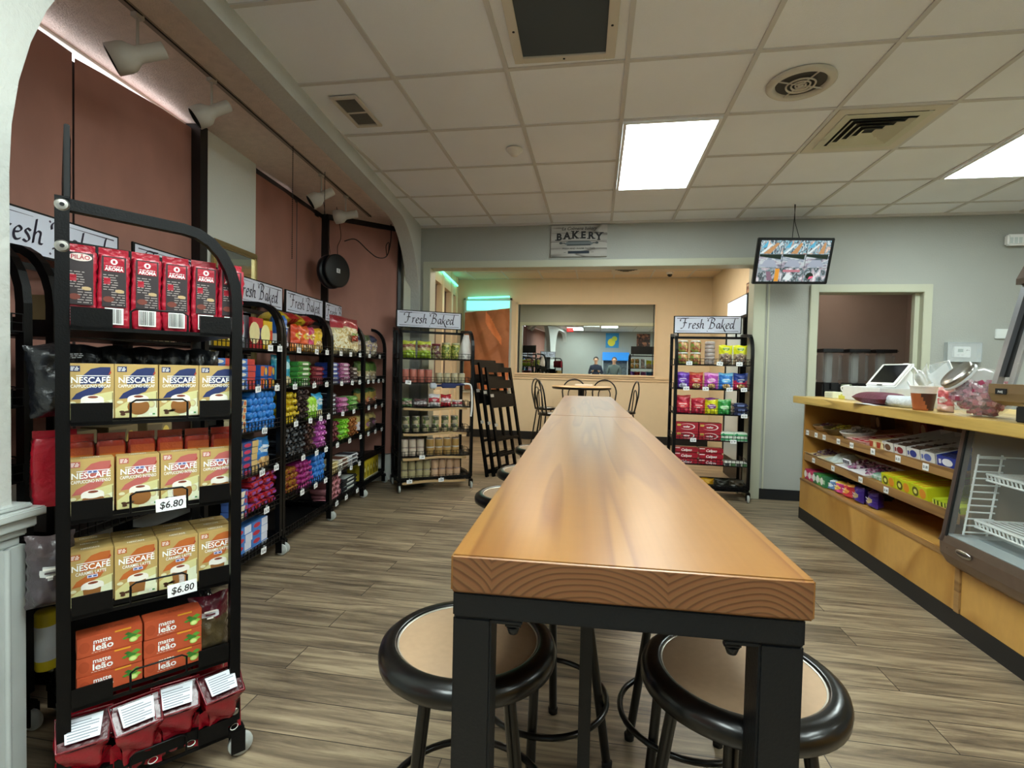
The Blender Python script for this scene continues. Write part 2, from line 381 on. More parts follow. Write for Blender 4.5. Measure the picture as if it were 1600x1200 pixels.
P0, P1 = Vector((-2.2, 5.01, 0)), Vector((-1.60, 5.48, 0))
ax = (P1 - P0); EL = ax.length; ea = math.atan2(ax.y, ax.x)
EM = LM @ Matrix.Translation(P0) @ Matrix.Rotation(ea, 4, 'Z')
b = B(); b.M = EM; b.box(-.05, EL + .12, .03, .12, 0, SZ + .02, WH); b.box(-.02, EL, -.01, .03, 2.695, 2.745, FR); b.box(EL - .035, EL, -.03, .03, 0, 2.7, FR); b.box(EL + .02, EL + .10, -.06, .03, 0, 2.72, TRIMG)
struct('wall_left_end', b)
# brown paper sheets taped over the windows
def sheet(name, M, x0, x1, z0, z1, mt, label, top=None, curl=.012, seed=0):
    rr = random.Random(seed); ph = rr.random() * 6
    def fn(u, v):
        zt = z1 if top is None else top[0] + (top[1] - top[0]) * u
        x = x0 + (x1 - x0) * u; z = z0 + (zt - z0) * v
        return (x, -curl * (.6 + .4 * math.sin(u * 9 + ph) + .5 * math.sin(v * 5 + u * 4 + ph)) * (.3 + math.sin(PI * u)), z)
    b = B(); b.grid(fn, 24, 30, mt)
    o = b.build(name, label=label, cat='window covering', group='paper sheets over the windows'); o.matrix_world = M
    return o
WM = LM @ Matrix.Translation((-2.26, 0, 0)) @ Matrix.Rotation(PI / 2, 4, 'Z')
sheet('paper_sheet', WM, -2.55, .25, .75, 2.74, PAPER, 'brown paper sheet over the window behind the camera', seed=9)
sheet('paper_sheet', WM, .2, 1.25, .75, 2.74, PAPER, 'brown paper sheet over the window nearest the left edge, mostly behind the pillar', seed=1)
sheet('paper_sheet', WM, 1.24, 2.298, .75, 2.72, PAPER, 'brown paper sheet over the window left of the dark seam near the pillar', top=(2.675, 2.68), seed=2)
sheet('paper_sheet', WM, 2.312, 3.12, .75, 2.72, PAPER, 'brown paper sheet between the dark seam and the white pilaster', top=(2.665, 2.715), seed=3)
sheet('paper_sheet', WM, 3.79, 4.475, .75, 2.7, PAPER, 'brown paper sheet on the window right of the white pilaster', seed=4)
sheet('paper_sheet', WM, 4.487, 5.0, .75, 2.7, PAPER, 'brown paper sheet beside the corner of the bay, left of the black disc', seed=5)
sheet('paper_sheet', EM, .0, EL - .02, .3, 2.69, PAPER, 'brown paper sheet on the angled bay end behind the hanging black disc', seed=6, curl=.02)

# ---------------------------------------------------------------- back room
b = B()
b.box(-2.9, 2.0, 9.0, 9.1, 0, HB, WALLC)
for x in (-1.9, -.85, -.3, .25, 1.3): b.box(x - .004, x + .004, 8.996, 9.0, 1.95, HB, TRIMC); b.box(x - .004, x + .004, 8.996, 9.0, 0, .95, TRIMC)
struct('wall_rear_room', b)
b = B(); b.box(1.88, 1.98, 5.55, 9.0, 0, HB, WALLC); struct('wall_rear_room_right', b)
b = B(); b.M = LM; b.box(-1.72, -1.60, 5.60, 9.5, 0, .9, WALLC); b.box(-1.72, -1.60, 5.60, 9.5, 2.5, HB, WALLC)
for y in (5.62, 6.05, 6.9, 7.7, 8.45, 8.9): b.box(-1.72, -1.585, y, y + .14, 0, HB, TRIMC, .004)
b.box(-1.70, -1.68, 5.6, 9.5, .9, 2.5, mat('dark_window', '5a4640', .5)); b.box(-1.69, -1.60, 5.76, 6.05, 0, 2.6, mat('lilac_panel', 'b7adb0', .5))
struct('wall_rear_room_left', b)
b = B(); b.box(-3.2, 2.0, 5.55, 9.0, HB, HB + .05, mat('ceiling_tile_warm', 'd9c8b0', .9, bump=.2, bscale=200))
for k in range(-5, 4): x = .25 + k * T; b.box(x - .012, x + .012, 5.55, 9.0, HB - .006, HB, GRIDM)
for k in range(0, 6): y = 5.9 + k * T; b.box(-3.2, 2, y - .012, y + .012, HB - .005, HB + .001, GRIDM)
struct('ceiling_rear_room', b)
b = B(); b.box(-2.3, 1.88, 8.985, 9.0, 0, .14, BASEB); struct('baseboard_rear', b)
b = B(); b.box(-1.5, 1.88, 8.975, 9.0, 1.115, 1.15, TRIMC, .004); b.box(-1.5, 1.88, 8.982, 9.0, 1.07, 1.10, TRIMC, .004); struct('trim_4', b)
# teal lit transom window and paper blind at the left of the rear wall
GT = mat('teal_pane', 'a0ffe8', .4, emit='6fe8d4', estr=.55)
b = B(); b.box(-2.36, -1.53, 8.97, 8.98, .86, 2.47, mat('window_backing', 'd8d4cc', .5)); b.box(-2.33, -1.55, 8.955, 8.965, 2.28, 2.45, GT)
w3 = struct('window_3', b)
b = B()
for x0, x1, z0, z1 in ((-2.38, -2.35, .82, 2.5), (-1.54, -1.51, .82, 2.5), (-2.38, -1.51, 2.46, 2.5), (-2.38, -1.51, .80, .84)): b.box(x0, x1, 8.945, 8.975, z0, z1, mat('alu_frame', 'cfd6d2', .3, .6))
b.build('window_frame', w3)
def pap(u, v):
    x = -2.34 + .80 * u; zt = 2.23 + .09 * u; z = .865 + (zt - .865) * v
    f = .03 * math.sin(u * 3 + 2 * v) + .03 * abs(math.sin(u * 5 - v * 7)) + .02 * abs(math.sin(u * 9 + v * 5)) + .035 * max(0, 1 - abs(u - .75 + .6 * v - .1) * 5) + .03 * max(0, 1 - abs(u * .9 - v * 1.8 + .35) * 7)
    return (x, 8.935 - abs(f), z)
PAPER3 = mat('kraft_paper_backlit_tint', 'd27c4a', .7, bump=.6, bscale=5, var=.15, vscale=5)  # light coming through the paper, painted as brighter orange
def pap_mat(c):  # places the painted backlit patches on the brown sheet
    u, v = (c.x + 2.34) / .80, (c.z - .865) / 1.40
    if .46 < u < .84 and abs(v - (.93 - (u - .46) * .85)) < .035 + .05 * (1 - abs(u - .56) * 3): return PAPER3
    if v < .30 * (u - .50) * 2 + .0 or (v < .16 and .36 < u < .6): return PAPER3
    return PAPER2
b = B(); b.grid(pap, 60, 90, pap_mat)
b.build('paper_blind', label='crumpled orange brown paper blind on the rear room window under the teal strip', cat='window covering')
b = B(); b.tube([(-2.30, 8.93, 2.50), (-1.55, 8.93, 2.52)], .012, mat('led_teal', 'a0ffe8', .4, emit='50f0d0', estr=1.6), 8)
b.tube([tuple(LW(-1.57, 6.3, 2.68)), tuple(LW(-1.57, 8.9, 2.68))], .012, MC['led_teal'], 8)
b.build('led_strip', label='teal glowing light strip running along the rear room ceiling corner', cat='light strip')
# ================================================================ ceiling fittings
def panel(x, y, label, lamp, h, lx=T, ly=2 * T):
    t = empty('ceiling_light', (x, y, h), 0, label, 'ceiling light', 'fluorescent panels in the ceiling')
    b = B()
    for a in ((.014, .034, .014, ly - .014), (lx - .034, lx - .014, .014, ly - .014), (.034, lx - .034, .014, .034), (.034, lx - .034, ly - .034, ly - .014)): b.box(*a, -.008, .006, WHT)
    b.build('frame', t)
    b = B(); b.box(.034, lx - .034, .034, ly - .034, -.004, .004, lamp); b.build('diffuser', t)
panel(.112, 3.234, 'bright ceiling light panel over the middle of the table', LAMPC, H)
panel(2.551, 3.234, 'bright ceiling light panel at the right edge over the counter', LAMPC, H)
panel(.112, -.42, 'bright ceiling light panel behind the camera above the table', LAMPC, H)
panel(2.551, -.42, 'bright ceiling light panel behind the camera above the counter', LAMPC, H)
panel(-1.1, -1.6, 'added ceiling fill panel at the front wall by the arches', LAMPC, H)  # unseen fill, added with the next three to brighten the shop
panel(-.4976, .185, 'added ceiling fill panel near the camera on its left, out of view', LAMPC, H)  # added fill over the near floor and the coffee rack
panel(4.99, 1.4, 'added ceiling fill panel far to the right over the sales floor', LAMPC, H)  # added out of view for more bounce onto the ceiling
panel(4.38, -1.6, 'added ceiling fill panel far to the right by the front wall', LAMPC, H)  # further unseen panel, added for overall brightness
panel(2.7, 5.75, 'added dim ceiling light panel inside the storeroom, out of view', mat('panel_diffuser_dim', 'ffffff', .5, emit='ffe4d0', estr=3.0), 2.49, .3, 1.0)  # unseen panel added to brighten the storeroom wall
panel(-1.2, 6.4, 'warm ceiling light panel in the rear room, left one', LAMPW, HB)
panel(.5, 6.4, 'warm ceiling light panel in the rear room, right one', LAMPW, HB)
VENT = mat('vent_enamel', 'cfc8ba', .5); DARK = mat('vent_dark', '1c1d1e', .8)
def return_grille():
    t = empty('return_vent', (-.19, 2.32, H), R(1.5), 'large square return air grille in the ceiling at the top edge', 'ceiling vent')
    b = B(); s = .20; o = .245
    b.box(-s, s, -s, s, .004, .008, DARK)
    b.build('backing', t)
    b = B()
    for a in ((-o, -s, -o, o), (s, o, -o, o), (-s, s, -o, -s), (-s, s, s, o)): b.box(*a, -.01, .006, VENT, .002)
    for p in ((-.22, 0), (.22, 0), (0, -.22), (0, .22)): b.M = Matrix.Translation((*p, -.012)); b.lathe([(0, -.002), (.006, 0), (.006, .003)], DARK, 8); b.M = Matrix.Identity(4)
    b.build('frame', t)
    b = B(); sl = mat('grille_slat', '4c5052', .6)
    for k in range(38): y = -s + .005 + k * .0104; b.add([(-s, y, .003), (s, y, .003), (s, y + .006, -.004), (-s, y + .006, -.004)], [(0, 1, 2, 3)], sl); 0 and b.add([(-s, y, -.004), (s, y, -.004), (s, y + .006, .004), (-s, y + .0075, .003)], [(0, 1, 2, 3)], sl)
    b.build('slats', t)
return_grille()
def small_grille():
    t = empty('small_vent', (-1.47, 2.93, H), R(0), 'small rectangular ceiling grille beside the arch wall', 'ceiling vent')
    b = B(); b.box(-.065, .065, -.15, .15, .0, .006, DARK); b.build('backing', t)
    b = B()
    for a in ((-.085, -.062, -.18, .18), (.062, .085, -.18, .18), (-.062, .062, -.18, -.155), (-.062, .062, .155, .18), (-.062, .062, -.006, .006)): b.box(*a, -.008, .004, VENT, .002)
    b.build('frame', t)
    b = B()
    for k in range(24): y = -.15 + k * .0125; b.add([(-.062, y, .003), (.062, y, .003), (.062, y + .007, -.003), (-.062, y + .007, -.003)], [(0, 1, 2, 3)], mat('grille_slat2', '6a675f' if 0 else '77736a', .6))
    b.build('slats', t)
small_grille()
def round_vent():
    t = empty('round_diffuser', (1.02, 2.93, H), 0, 'round white ceiling air diffuser right of the light panel', 'ceiling vent')
    b = B(); b.lathe([(.165, .006), (.165, -.004), (.155, -.012), (.135, -.014), (.125, -.006), (.12, .006)], VENT, 48); b.build('outer_ring', t)
    b = B(); b.lathe([(0, .004), (.122, .004)], mat('diffuser_throat', '4b4a47', .8), 40); b.build('throat', t)
    b = B()
    for r in (.026, .046, .07): b.lathe([(r - .006, -.008), (r, -.016), (r + .004, -.008), (r - .006, -.008)], VENT, 36)
    b.lathe([(0, -.018), (.014, -.016), (.016, -.008)], VENT, 20)
    for a in (20, 110, 200, 290): b.tube([(0, 0, -.009), (.128 * math.cos(R(a)), .128 * math.sin(R(a)), -.007)], .004, VENT, 6)
    b.build('inner_rings', t)
round_vent()
def sq_vent():
    t = empty('square_diffuser', (1.636, 3.539, H), 0, 'square four way ceiling air diffuser near the tv', 'ceiling vent')
    b = B(); cr = mat('diffuser_cream', 'c9c7ae', .5)
    b.box(-.215, .215, -.215, .215, .004, .008, DARK); b.build('backing', t)
    b = B()
    for i, (o, z) in enumerate(((.235, -.004), (.175, -.006), (.138, -.008), (.10, -.010), (.062, -.012))):
        i2 = o - (.032 if i else .05)
        for k in range(4):
            c, s = [(1, 0), (0, 1), (-1, 0), (0, -1)][k]
            q = [(-o, -o, z - (.006 if i else 0)), (o, -o, z - (.006 if i else 0)), (i2, -i2, z + (.014 if i else 0)), (-i2, -i2, z + (.014 if i else 0))]
            b.add([(x * c - y * s, x * s + y * c, z2) for x, y, z2 in q], [(0, 1, 2, 3)], cr)
    b.build('louvres', t)
    b = B(); tl = mat('diffuser_tile', 'd3cdbd', .8)
    for a in ((-.29, -.235, -.29, .29), (.235, .29, -.29, .29), (-.235, .235, -.29, -.235), (-.235, .235, .235, .29)): b.box(*a, -.001, .006, tl)
    b.build('surround', t)
sq_vent()
b = B(); b.lathe([(.058, 0), (.058, -.008), (.05, -.014), (.036, -.03), (.026, -.036), (.022, -.044), (0, -.046)], mat('detector_plastic', 'e2ddd2', .4), 32)
b.build('smoke_detector', loc=(-.605, 3.56, H + .002), label='round white smoke detector on a ceiling tile', cat='smoke detector')
# back room ceiling bits seen under the header
t = empty('rear_vent', (.42, 8.35, HB), 0, 'square ceiling vent in the rear room above the mirror', 'ceiling vent')
b = B(); b.box(-.22, .22, -.22, .22, -.01, .0, VENT); b.build('frame', t)
b = B()
for k in range(4): b.box(-.17 + k * .04, .17 - k * .04, -.17 + k * .045, -.155 + k * .045, -.014, -.008, DARK)
b.build('slots', t)
t = empty('dome_camera', (1.12, 8.5, HB), 0, 'small dome security camera on the rear room ceiling', 'security camera')
b = B(); b.lathe([(.055, 0), (.055, -.02), (.04, -.03)], WHT, 20); b.build('base', t)
b = B(); b.lathe([(.04, -.03), (.036, -.05), (.02, -.066), (0, -.07)], mat('smoked_dome', '222428', .1), 20); b.build('dome', t)
# spotlights on a track under the bay soffit
b = B(); b.M = LM; b.box(-1.805, -1.775, 1.45, 5.05, SZ - .012, SZ, mat('track_taupe', '8f8276', .6)); b.box(-1.778, -1.774, 1.45, 5.05, SZ - .016, SZ - .01, BLKM)
b.build('lighting_track', label='long lighting track fixed under the window bay soffit', cat='light track')
HEADM = mat('spot_grey', 'b7b1a5', .5)
def spot(yy, ztop, az, el, big, label, z=2.56):
    p = LW(-1.79, yy, z); t = empty('track_spotlight', p, 0, label, 'spotlight', 'spotlights along the window bay track')
    b = B(); b.tube([(0, 0, .02), (.0, .0, SZ - .012 - z)], .006, HEADM, 8); b.box(-.015, .015, -.02, .02, SZ - .03 - z, SZ - .012 - z, HEADM); b.build('stem', t)
    b = B(); k = big
    b.M = Matrix.Rotation(az, 4, 'Z') @ Matrix.Rotation(el, 4, 'Y')
    b.lathe([(0, .11 * k), (.032 * k, .11 * k), (.034 * k, .10 * k), (.034 * k, .01), (.036 * k, 0), (.058 * k, -.03 * k), (.062 * k, -.05 * k), (.062 * k, -.10 * k), (.056 * k, -.102 * k)], HEADM, 28)
    b.build('lamp_head', t)
    b = B(); b.M = Matrix.Rotation(az, 4, 'Z') @ Matrix.Rotation(el, 4, 'Y'); b.lathe([(.056 * k, -.10 * k), (.045 * k, -.07 * k), (0, -.06 * k)], DARK, 20); b.build('bulb_well', t)
spot(2.13, 2.7, R(38), R(62), 1.0, 'track spotlight nearest the camera, with the widest head')
spot(2.62, 2.7, R(40), R(55), .9, 'track spotlight second from the camera, above the black window frame')
spot(3.94, 2.7, R(35), R(55), .95, 'track spotlight third from the camera, above the second window')
spot(4.43, 2.7, R(10), R(80), .95, 'track spotlight farthest from the camera, open black end showing')
for (a, y, z0, z1, s) in ((-1.72, 3.35, 1.95, 2.70, 'left'), (-1.70, 3.80, 2.35, 2.70, 'right')):
    b = B(); z = z1
    while z > z0: b.box(-.0025, .0025, -.0015, .0015, z - .009, z, BLKM); z -= .013
    b.build('hanging_chain', loc=LW(a, y), label='thin chain hanging from the bay soffit, the %s one of two' % s, cat='chain')
# hanging disc with its cable
def disc():
    c = LW(-1.98, 4.72, 2.13); t = empty('hanging_disc', c, TH + R(68), 'round black disc hanging on a cable in front of the bay end', 'disc')
    b = B(); b.M = Matrix.Rotation(PI / 2, 4, 'X')
    b.lathe([(0, .012), (.145, .012), (.155, .006), (.155, -.008), (.145, -.012), (0, -.012)], mat('disc_black', '161819', .5), 48); b.build('front_disc', t)
    b = B(); b.M = Matrix.Translation((-.02, .06, -.01)) @ Matrix.Rotation(PI / 2, 4, 'X')
    b.lathe([(0, .02), (.15, .02), (.158, .01), (.158, -.02), (.14, -.025), (0, -.025)], mat('disc_blue_black', '10131a', .3), 48); b.build('rear_disc', t)
    b = B(); b.rect(-.022, .022, -.02, .02, -.0135, SHT); b.text('1234', .014, 0, -.006, -.0145, INK) if 0 else b.rect(-.015, .015, -.012, -.008, -.0145, INK); b.rect(-.015, .01, -.002, .002, -.0145, INK); b.rect(-.015, .015, .008, .012, -.0145, INK); b.build('label_sticker', t)
    b = B(); b.tube(smooth_path([(0.02, .02, .15), (.03, .03, .24), (.06, .02, .35), (.0, .02, .60)]), .003, BLKM, 5); b.tube([(-.05, .04, .15), (-.16, .02, .60)], .0015, BLKM, 4); b.build('hanging_cord', t)
disc()
b = B(); b.tube(smooth_path([LW(-1.93, 4.76, 2.42), LW(-1.86, 4.86, 2.46), LW(-1.78, 5.0, 2.38), LW(-1.72, 5.1, 2.34), LW(-1.66, 5.2, 2.38), LW(-1.64, 5.26, 2.55), LW(-1.64, 5.26, 2.72)]), .005, BLKM, 6)
b.tube(smooth_path([LW(-1.66, 5.2, 2.38), LW(-1.67, 5.2, 2.48), LW(-1.645, 5.22, 2.52), LW(-1.65, 5.22, 2.42)]), .004, BLKM, 6)
b.build('power_cable', label='black cable looping from the hanging disc to the bay corner', cat='cable')
# ---------------------------------------------------------------- wall things
def pil_mirror():
    M = LM @ Matrix.Translation((-2.215, 0, 0)); t = empty('pilaster_mirror', (0, 0, 0), 0, 'gold framed mirror hung low on the white pilaster between the windows', 'mirror'); t.matrix_world = M
    G = mat('gold_frame', 'a89468', .3, .8)
    b = B(); 
    for a in ((3.24, 3.74, 2.02, 2.06), (3.24, 3.27, 1.25, 2.04), (3.71, 3.74, 1.25, 2.04), (3.24, 3.74, 1.22, 1.26)): b.box(0, .03, a[0], a[1], a[2], a[3], G, .006)
    b.build('frame', t); b = B(); b.box(.002, .012, 3.265, 3.715, 1.25, 2.03, mat('mirror_glass', 'dde4e2', .01, 1)); b.build('glass', t)
pil_mirror()
def big_mirror():
    t = empty('wall_mirror', (0, 8.975, 0), 0, 'wide framed mirror across the cream rear wall', 'mirror')
    b = B(); x0, x1, z0, z1 = -1.43, .98, 1.17, 2.42
    for a in ((x0, x1, z1 - .03, z1), (x0, x1, z0 - .02, z0 + .012), (x0, x0 + .035, z0, z1), (x1 - .02, x1, z0, z1)): b.box(a[0], a[1], -.022, .02, a[2], a[3], TRIMC, .004)
    b.build('frame', t); b = B(); b.box(x0 + .03, x1 - .02, -.004, .01, z0, z1 - .03, mat('mirror_glass')); b.build('glass', t)
    b = B(); b.box(x0 + .055, x0 + .07, -.02, -.006, z0, z1 - .03, BLKM); b.build('edge_strip', t); b = B(); b.box(x1 - .045, x1 - .035, -.012, -.006, z0, z1 - .03, BLKM); b.build('edge_strip', t)
big_mirror()
def bakery_sign():
    t = empty('bakery_sign', (-.215, 5.385, 2.588), 0, 'grey weathered wooden BAKERY sign with a rolling pin above the opening', 'sign')
    WS = wood_mat('whitewashed_board', '6c6862', 'a9a6a0', 'b8b6b0', scale=(1.2, 9, 9), rings=1.2, rough=.7, coat=0)
    b = B(); b.box(-.29, .29, -.012, .01, -.163, .163, WS, .003)
    for z in (-.08, 0, .08): b.rect(-.288, .288, z - .0012, z + .0012, -.0125, mat('board_gap', '4a4640', .8))
    ds = mat('sign_charcoal', '26282a', .7); y = -.0135
    b.text('La Colombia bakery' if 0 else 'La Colmena bakery', .046, 0, .112, y, ds, shear=.35, bold=.012)
    for ch, x, z in (('B', -.205, .008), ('A', -.123, .020), ('K', -.040, .026), ('E', .045, .026), ('R', .125, .020), ('Y', .205, .008)):
        b.text(ch, .098, x, z, y, ds, bold=.045)
        for sx, dz in {'B': ((-.024, 0),), 'A': ((-.03, 0), (.03, 0)), 'K': ((-.024, 0), (.026, 0), (-.024, .07), (.024, .07)), 'E': ((-.02, 0),), 'R': ((-.024, 0), (.028, 0)), 'Y': ((0, 0), (-.03, .07), (.03, .07))}[ch]:
            b.rect(x + sx - .017, x + sx + .017, z + dz - .003, z + dz + .006, y - .0003, ds)
    pin = mat('pin_grey', '6f797c', .6); pin2 = mat('pin_dark', '3d464a', .6)
    b.poly([(-.15, -.03), (-.12, -.008), (-.10, -.002), (.10, -.002), (.12, -.008), (.15, -.03), (.12, -.05), (-.12, -.05)], y, pin); b.rect(-.12, .12, -.05, -.036, y - .0004, pin2); b.rect(-.11, .11, -.010, -.004, y - .0004, pin2)
    for s in (-1, 1): b.rect(min(s * .14, s * .175), max(s * .14, s * .175), -.028, -.018, y - .0002, pin2); b.ell(s * .185, -.023, .018, .011, y - .0004, pin2)
    b.text('FRESH BREAD MADE DAILY' if 0 else 'FRESH AND WARM PASTRIES', .026, 0, -.088, y, ds, bold=.008)
    b.rect(-.11, .11, -.132, -.105, y, mat('sign_navy', '24303c', .7)); b.rect(-.155, -.13, -.12, -.117, y, ds); b.rect(.13, .155, -.12, -.117, y, ds)
    b.build('board', t)
bakery_sign()
def tv():
    t = empty('security_monitor', (1.739, 5.003, 2.274), 0, 'wall monitor hung under the ceiling showing nine camera views', 'monitor')
    t.rotation_mode = 'XYZ'; t.matrix_world = Matrix.Translation((1.739, 5.003, 2.274)) @ Matrix.Rotation(.21, 4, 'Z') @ Matrix.Rotation(.272, 4, 'X') @ Matrix.Rotation(-.027, 4, 'Y')
    b = B(); b.box(-.35, .35, 0, .035, -.205, .205, mat('monitor_black', '0e0f11', .3), .006); b.box(-.12, .12, .03, .07, -.1, .1, MC['monitor_black'], .01); b.build('housing', t)
    def em(nm, cols, sc, st):
        m = speck(nm, cols, sc, .3, st, 'NOISE'); q = m.node_tree.nodes['Principled BSDF']; cr = [n for n in m.node_tree.nodes if n.type == 'VALTORGB'][0]
        m.node_tree.links.new(cr.outputs[0], q.inputs['Emission Color']); q.inputs['Emission Strength'].default_value = .32; cr.color_ramp.interpolation = 'LINEAR'; q.inputs['Base Color'].default_value = (0, 0, 0, 1)
        for l in list(m.node_tree.links):
            if l.to_socket == q.inputs['Base Color']: m.node_tree.links.remove(l)
        return m
    vs = [em('view_aisle', ['2c4a58', '7fb4c4', 'd8e6e8', '3a3440', '9fd0dc', 'b08a7c', 'e8d8c8'], 22, (1, 1, .5)), em('view_lot', ['9fb4bc', 'b9c8cc', '8894a4', 'cdd8d8', 'a9a0ae', '5a6a70'], 7, (1, 1, 2.5)), em('view_counter', ['6f8c94', 'b9c4c8', '2e3438', '8fa4a8', 'c0b0b8', 'e8ecec'], 12, (1.4, 1, 1))]
    def e1(nm, c): return mat(nm, '000000', .3, emit=c, estr=.32)
    b = B(); W, Hh = .216, .122
    for r_ in range(3):
        for c in range(3):
            x0 = -.327 + c * W + .002; z0 = .184 - (r_ + 1) * Hh + .001
            b.rect(x0, x0 + W - .004, z0, z0 + Hh - .003, -.002, vs[r_])
            rr = random.Random(r_ * 3 + c)
            if r_ == 0:
                b.poly([(x0 + .03 + c * .04, z0 + .003), (x0 + .10 + c * .03, z0 + .003), (x0 + .17, z0 + .09), (x0 + .15, z0 + .10)], -.0025, e1('scr_wood', 'c89868'))
                b.poly([(x0 + .01, z0 + .05), (x0 + .05, z0 + .10), (x0 + .07, z0 + .11), (x0 + .06, z0 + .06)], -.0027, e1('scr_blue', '5fb8d8'))
                b.poly([(x0 + .002, z0 + .004), (x0 + .03, z0 + .004), (x0 + .11, z0 + .08), (x0 + .10, z0 + .09)], -.0026, e1('scr_white', 'e6f2f0'))
            if r_ == 1:
                b.poly([(x0 + .002, z0 + .10), (x0 + .20, z0 + .075), (x0 + .205, z0 + .118), (x0 + .002, z0 + .118)], -.0025, e1('scr_dark', '1c2c22'))
                b.poly([(x0 + .02, z0 + .01), (x0 + .18, z0 + .01), (x0 + .14, z0 + .07), (x0 + .06, z0 + .07)], -.0025, e1('scr_grey', 'a9b2c0'))
            if r_ == 2:
                if c == 0: b.rect(x0 + .165, x0 + .205, z0 + .002, z0 + .115, -.0026, e1('scr_orange', 'e8a03c')); b.poly([(x0 + .10, z0 + .01), (x0 + .15, z0 + .01), (x0 + .12, z0 + .09), (x0 + .08, z0 + .09)], -.0025, e1('scr_mauve', '8c6f80'))
                if c == 1: b.poly([(x0 + .03, z0 + .02), (x0 + .09, z0 + .01), (x0 + .12, z0 + .05), (x0 + .06, z0 + .07)], -.0025, e1('scr_white', 'e6f2f0')); b.rect(x0 + .02, x0 + .18, z0 + .085, z0 + .105, -.0024, e1('scr_red', 'c8808c'))
                if c == 2: b.ell(x0 + .06, z0 + .05, .035, .03, -.0025, e1('scr_dark', '1c2c22')); b.poly([(x0 + .05, z0 + .02), (x0 + .09, z0 + .03), (x0 + .10, z0 + .05), (x0 + .06, z0 + .045)], -.0027, e1('scr_pink', 'f06a8c'))
    b.build('screen', t)
    b = B(); b.tube([(-.03, .03, .2), (.0, .10, .36), (.01, .14, .52)], .003, BLKM, 5); b.tube([(.035, .03, .2), (.01, .10, .34), (.0, .14, .52)], .003, BLKM, 5); b.build('hanging_wire', t)
tv()
def thermo():
    t = empty('thermostat', (3.36, 5.395, 1.49), 0, 'white wall thermostat inside a clear locking cover', 'thermostat')
    b = B(); b.box(-.075, .065, -.03, 0, -.048, .052, WHT, .005); b.rect(-.045, .0, -.0, .03, -.0305, mat('lcd_green', '5f7a68', .3)); b.ell(.03, .018, .006, .006, -.0305, INK); b.ell(.045, .018, .004, .004, -.0305, INK); b.rect(-.05, -.03, -.03, -.024, -.0305, mat('button_grey', '9a9a98', .5)); b.rect(-.015, .005, -.03, -.024, -.0305, MC['button_grey']); b.build('controller', t)
    b = B(); b.box(-.14, .14, -.05, -.045, -.09, .09, CLR, 0)
    for a in ((-.14, .14, .084, .092), (-.14, .14, -.092, -.084), (-.142, -.134, -.09, .09), (.134, .142, -.09, .09)): b.box(a[0], a[1], -.052, 0, a[2], a[3], mat('cover_rim', 'c9d0d0', .2, alpha=.6))
    b.build('cover', t)
    b = B(); b.box(-.01, .01, -.056, -.045, -.13, -.085, CHROME, .003); b.build('lock', t)
thermo()
t = empty('emergency_light', (3.76, 5.39, 2.515), 0, 'white emergency light fitting high on the pale wall, cut by the edge', 'emergency light')
b = B(); b.box(-.10, .12, -.06, 0, -.05, .05, WHT, .012); b.build('housing', t)
b = B()
for k in range(5): b.rect(-.09 + k * .036, -.062 + k * .036, -.035, .02, -.0605, mat('lens_ribbed', 'c9d2d0', .2)); 
b.build('lens', t)
b = B(); b.box(-.07, .25, -.02, 0, -.045, .045, mat('conduit_white', 'd9dedb', .5), .004); b.build('wall_raceway', loc=(3.70, 5.4, 1.665), label='short white cable box on the pale wall behind the glass case', cat='cable cover')
